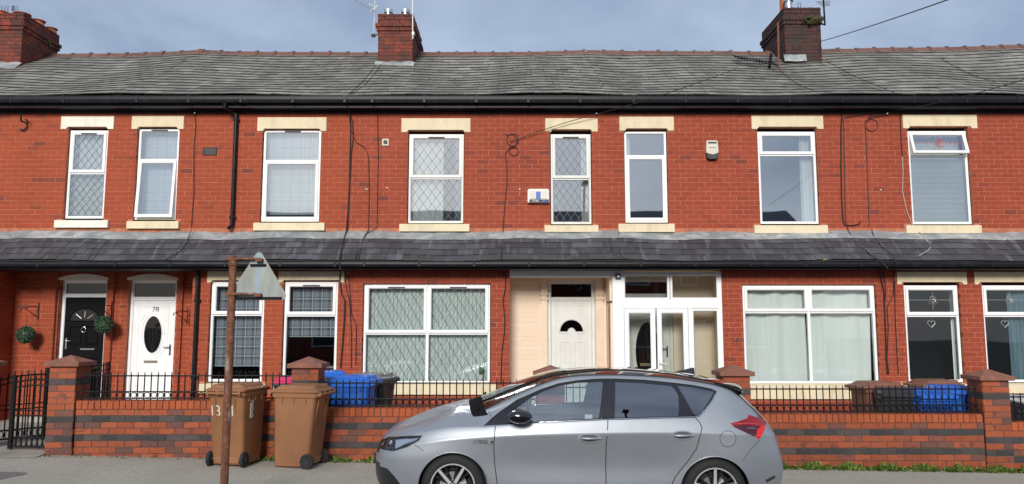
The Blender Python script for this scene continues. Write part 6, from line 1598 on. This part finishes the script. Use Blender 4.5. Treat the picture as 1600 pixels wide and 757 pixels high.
# far-side window line seen through the cabin, parcel sticker
mb = MB(); x0, z0 = cs(914,648.3); x1, z1 = cs(926,655.3); y = -surf_y((x0+x1)/2, z0)+.012; mb.add([(x0,y-.010,z1),(x1,y-.010,z1),(x1,y+.002,z0),(x0,y+.002,z0)], [(0,1,2,3)]); obj('sticker', mb, M['sticker'], car, local=True)
# door handles
for (px, py, L2_) in ((921,685,.20),(1066.5,680.5,.20)):
    x, z = cs(px, py); ys = surf_y(x, z)
    for mir in (-1, 1):
        mb = MB(); n = 20
        ri = [(x+.118*math.cos(R(a)), mir*(ys+.003), z+.048*math.sin(R(a))) for a in range(0, 360, 18)]; ri2 = [(x+.095*math.cos(R(a)), mir*(ys+.0042), z+.036*math.sin(R(a))) for a in range(0, 360, 18)]; ri3 = [(x+.05*math.cos(R(a)), mir*(ys+.0036), z+.018*math.sin(R(a))) for a in range(0, 360, 18)]
        mb.add(ri+ri2, [(k, (k+1) % n, (k+1) % n+n, k+n) for k in range(n)]); cup = obj('handle_cup', mb, M['paint'], car, local=True, smooth=True)
        mb = MB().add(ri2+ri3, [(k, (k+1) % n, (k+1) % n+n, k+n) for k in range(n)]+[tuple(range(n, 2*n))]); obj('handle_recess', mb, M['satin_black'] if 0 else bpy.data.materials.get('recess paint') or plain('recess paint', (.15,.17,.20), .3, coat=1, metal=.3), car, local=True, smooth=True)
        mb = loft(MB(), [[(x-.085+.012*q if 0 else x-.085+.20*q/6, mir*(ys+.012+.018*math.sin(math.pi*min(1,q/5.2)))+mir*.010*math.cos(R(a)), z-.003+.003*q/6+.0125*(1-.25*abs(q/6-.3))*math.sin(R(a))) for a in range(0, 360, 36)] for q in range(7)]); obj('door_handle', mb, M['paint'], car, local=True, smooth=50)
# mirror
for mir in (1, -1):
    x, z = cs(812, 650); yb = surf_y(x, z)
    mb = loft(MB(), [[(xx+dxx, -mir*(yb+yy+a_*.0), zz) for xx, zz in [(x+hx*math.cos(R(a)), z+.006+hz*math.sin(R(a))) for a in range(0, 360, 24)] for dxx in (0,)] for yy, hx, hz, a_ in ((.045,.085,.045,0),(.06,.115,.062,0),(.10,.126,.070,0),(.16,.124,.068,0),(.20,.112,.058,0),(.225,.08,.038,0))])
    mm = obj('door_mirror', mb, M['gloss_black'], car, local=True, smooth=60)
    obj('mirror_arm', MB().tube([(x-.05,-mir*(yb-.01),z-.05),(x-.02,-mir*(yb+.08),z-.045)], [.028,.022], 8), M['satin_black'], mm, local=True, smooth=True)
    mb = MB().tube([(x-.02,-mir*(yb+.215),z-.022),(x+.04,-mir*(yb+.212),z-.020),(x+.095,-mir*(yb+.17),z-.012)], [.006,.013,.010], 8); obj('indicator', mb, M['chrome'], mm, local=True, smooth=True)
# lights
for mir in (1, -1):
    def lp_(px, py, in_): x, z = cs(px, py); return (x, -mir*(surf_y(x, z)-in_), z)
    mb = MB()
    f_ = [lp_(px, py, .035) for px, py in HEAD]; mb.add(f_, [tuple(range(len(f_)))]); hb = obj('headlight', mb, M['satin_black'], car, local=True)
    mb = MB().add([lp_(618,688,.02), lp_(655,684,.012), lp_(650,688.5,.014), lp_(634,695,.018), lp_(617,702,.02)], [(0,1,2,3,4)]); obj('reflector', mb, M['chrome'], hb, local=True)
    x, y, z = lp_(611, 693, .03); obj('lens', MB().lathe([(.0,-.03),(.02,-.022),(.03,0)], (x,y,z), 'y', 14), M['chrome'], hb, local=True, smooth=True)
    strip([(606,683.3),(629.7,682.3),(659,681.3),(655,688),(637,698.2),(615,704.7),(603,703)], .0045, M['satin_black'], 'headlight_trim', hb, both=False) if mir == 1 else None
    def lo(px, py, o_): x, z = cs(px, py); return (x, -mir*(surf_y(x, z)+o_), z)
    tl = CARP[(7, 0 if mir == 1 else 1)]
    # raised bright edge and the bright wedge
    mb = MB().add([lo(1142,662,.003), lo(1168,660,.013), lo(1192,663,.012), lo(1191,667.5,.008), lo(1168,664.5,.010), lo(1146,666,.004)], [(0,1,4,5),(1,2,3,4)]); obj('light_blade', mb, M['lamp_red'] if 0 else M['lamp_bright'], tl, local=True, smooth=True) if 0 else None
    if 0: mb = MB().add([lo(1143,664,.0035), lo(1168,665,.004), lo(1188,668,.004), lo(1180,681,.004), lo(1162,674,.004), lo(1148,668.3,.0035)], [(0,1,2,3,4,5)]); obj('dark_lens', mb, M['lamp_dark'], tl, local=True)
    if 0: mb = MB().add([lo(1193,666,.006), lo(1186.5,685,.006), lo(1180.5,680,.006), lo(1181,672,.006)], [(0,1,2,3)]); obj('bright_lens', mb, M['lamp_bright'], tl, local=True)
    mb = MB().tube([lo(1143,663,.004), lo(1168,661.5,.010), lo(1192,664,.010)], [.003,.005,.005], 6); obj('light_blade', mb, bpy.data.materials.get('pale red lamp') or plain('pale red lamp', (.62,.08,.08), .15, coat=1), tl, local=True, smooth=True)
    mb = MB().tube([lo(1166,669.5,.005), lo(1174,669,.008), lo(1181,670,.005)], [.002,.005,.002], 6); obj('light_mark', mb, M['chrome'], tl, local=True)
# spoiler, fin, wipers
mb = MB(); n = 12
def spo(u, v):
    y = -.60+1.2*u; c_ = 1-(abs(y)/.62)**4*.22
    top = [(1.40,1.372),(1.52,1.350),(1.64,1.327),(1.725,1.308),(1.735,1.292),(1.70,1.272),(1.60,1.268)]
    k = v*(len(top)-1); i = min(int(k), len(top)-2); f = k-i; x = top[i][0]*(1-f)+top[i+1][0]*f; z = top[i][1]*(1-f)+top[i+1][1]*f
    return (1.38+(x-1.38)*c_, y, z-.055*(abs(y)/.6)**2.2+.012)
mb.grid(spo, 24, 12); obj('spoiler', mb, M['gloss_black'], car, local=True, smooth=True)
for mir in (-1, 1):
    a_ = cs(1129,597); mb = MB().add([(1.40,mir*.585,1.335),(1.50,mir*.58,1.322),(1.60,mir*.565,1.300),(1.685,mir*.545,1.285),(1.69,mir*.54,1.255),(1.63,mir*.55,1.205),(1.57,mir*.565,1.235),(1.52,mir*.575,1.27)], [(0,1,2,3,4,5,6,7)]); obj('spoiler_end', mb, M['gloss_black'], car, local=True)
mb = loft(MB(), [[(x+w*.0, y_*w, z+h*q_) for y_, q_ in ((-1,0),(-.5,1),(.5,1),(1,0))] for x, z, w, h in ((1.10,1.425,.012,.004),(1.20,1.415,.03,.035),(1.28,1.405,.035,.068),(1.31,1.40,.03,.072),(1.315,1.395,.028,.02))]); obj('roof_fin', mb, M['gloss_black'], car, local=True, bevel=.004)
for y0_, y1_ in ((-.62,-.05),(-.02,.52)):
    obj('wiper', MB().tube([(-1.08,y0_,1.03),(-1.045,(y0_+y1_)/2,1.105),(-1.03,y1_,1.12)], .012, 6).tube([(-1.08,y0_,1.03),(-1.06,y0_+.03,1.045)], .014, 6), M['scuttle'], car, local=True)
obj('rear_wiper', MB().tube([(1.93,.02,1.02),(1.90,-.30,1.04)], .014, 6), M['satin_black'], car, local=True)
# tail bumper insert, plates
mb = MB().tube([cs(1197,752)[:1]+(-surf_y(*cs(1197,752))-.0,)+cs(1197,752)[1:], cs(1210,745)[:1]+(-surf_y(*cs(1210,745))-.0,)+cs(1210,745)[1:]], .016, 6); obj('bumper_insert', mb, M['satin_black'], car, local=True)
obj('number_plate', MB().box(-2.185,-2.165,-.26,.26,.43,.54), M['satin_black'], car, local=True, bevel=.004); obj('number_plate', MB().box(2.095,2.11,-.26,.26,.60,.70), M['sticker'], car, local=True)
# badge on the wing
tm = text_mb('HYBRID', .040, .001); x, z = cs(752, 690.5); y = surf_y(x, z); tm.xform(Matrix.Translation((x-.005, -y-.002, z))); bdg = obj('wing_badge', tm, M['chrome'] if 0 else M['satin_black'], car, local=True)
obj('badge_bar', MB().tube([(x-.10,-y-.001,z-.019),(x+.11,-y-.003,z-.017)], .0022, 5).lathe([(.012,-.003),(.012,.002)], (x+.105,-y-.002,z+.002), 'y', 10), M['chrome'], bdg, local=True)
# wheels
for k, (ax, az) in enumerate(AX):
    for sg_ in (-1, 1):
        yc = sg_*.775; c = (ax, yc, .316); w_ = .10
        prof = [(.222,-w_),(.25,-w_-.006),(.285,-w_+.002),(.308,-w_+.02),(.3165,-w_+.045),(.3165,w_-.045),(.308,w_-.02),(.285,w_-.002),(.25,w_+.006),(.222,w_)]
        ty = obj('tyre', MB().lathe([(r, h) for r, h in prof], c, 'y', 64, False), M['rubber'], car, local=True, smooth=40)
        ty.name = 'wheel'; wh = ty
        of = sg_*(w_)
        mb = MB().lathe([(.215,-w_*.9),(.226,-w_*.97),(.224,-.0),(.205,.0),(.205,-.02*1)], c, 'y', 48) if 0 else MB()
        def rim(prof_, m, nm, n=56):
            # open lathe band
            vs = []; 
            for r, h in prof_:
                for q in range(n): a = 2*math.pi*q/n; vs.append((ax+r*math.cos(a), yc+h*sg_, .316+r*math.sin(a)))
            return obj(nm, MB().add(vs, [(i*n+q, i*n+(q+1) % n, (i+1)*n+(q+1) % n, (i+1)*n+q) for i in range(len(prof_)-1) for q in range(n)]), m, wh, local=True, smooth=40)
        rim([(.224,w_+.002),(.222,w_+.007),(.212,w_+.006),(.208,w_-.008)], M['alloy'], 'rim_lip')
        rim([(.208,w_-.008),(.19,w_-.05),(.18,-.02),(.05,-.03)], M['dark_alloy'], 'rim')
        for q in range(5):
            a0 = 2*math.pi*q/5 + (R(60) if k == 0 else R(90))
            for da, col, wd in ((0, 'alloy', 1), ):
                mb = MB(); Mr = Matrix.Translation(c) @ Matrix.Rotation(-a0+R(90), 4, 'Y')
                s0 = len(mb.v); yo = sg_*(w_+.002)
                mb.add([(-.030,yo-sg_*.022,.03),(.030,yo-sg_*.022,.03),(.026,yo-sg_*.006,.213),(-.026,yo-sg_*.006,.213),(-.024,yo-sg_*.075,.03),(.024,yo-sg_*.075,.03),(.02,yo-sg_*.06,.21),(-.02,yo-sg_*.06,.21)], [(0,1,2,3),(4,7,6,5),(0,3,7,4),(1,5,6,2),(0,4,5,1),(3,2,6,7)]); mb.xform(Mr)
                sp = obj('spoke', mb, M['dark_alloy'], wh, local=True, bevel=.003)
                mb = MB(); mb.add([(-.017,yo-sg_*.016,.035),(.017,yo-sg_*.016,.035),(.012,yo-sg_*.001,.216),(-.012,yo-sg_*.001,.216),(-.012,yo-sg_*.03,.035),(.010,yo-sg_*.03,.035),(.008,yo-sg_*.02,.216),(-.010,yo-sg_*.02,.216)], [(0,1,2,3),(4,7,6,5),(0,3,7,4),(1,5,6,2),(0,4,5,1),(3,2,6,7)]); mb.xform(Mr); obj('spoke_face', mb, M['alloy'], wh, local=True)
            for da in (-.33, .33):
                mb = MB(); Mr = Matrix.Translation(c) @ Matrix.Rotation(-a0-da+R(90), 4, 'Y'); mb.add([(-.012,yo-sg_*.05,.07),(.012,yo-sg_*.05,.07),(.010,yo-sg_*.012,.21),(-.010,yo-sg_*.012,.21),(-.01,yo-sg_*.08,.07),(.01,yo-sg_*.08,.07),(.008,yo-sg_*.05,.21),(-.008,yo-sg_*.05,.21)], [(0,1,2,3),(4,7,6,5),(0,3,7,4),(1,5,6,2),(0,4,5,1),(3,2,6,7)]); mb.xform(Mr); obj('spoke', mb, M['dark_alloy'], wh, local=True, bevel=.002)
        obj('wheel_hub', MB().lathe([(.045,-.06),(.042,.0),(.03,.008)] if sg_ > 0 else [(.03,-.008),(.042,.0),(.045,.06)], (ax, yc+sg_*(w_-.015), .316), 'y', 18), M['dark_alloy'], wh, local=True, smooth=40)
        obj('brake_disc', MB().lathe([(.135,-.008),(.135,.008)], (ax, yc+sg_*.02, .316), 'y', 28), M['steel'], wh, local=True)
for p_ in BR + SL: p_.build()
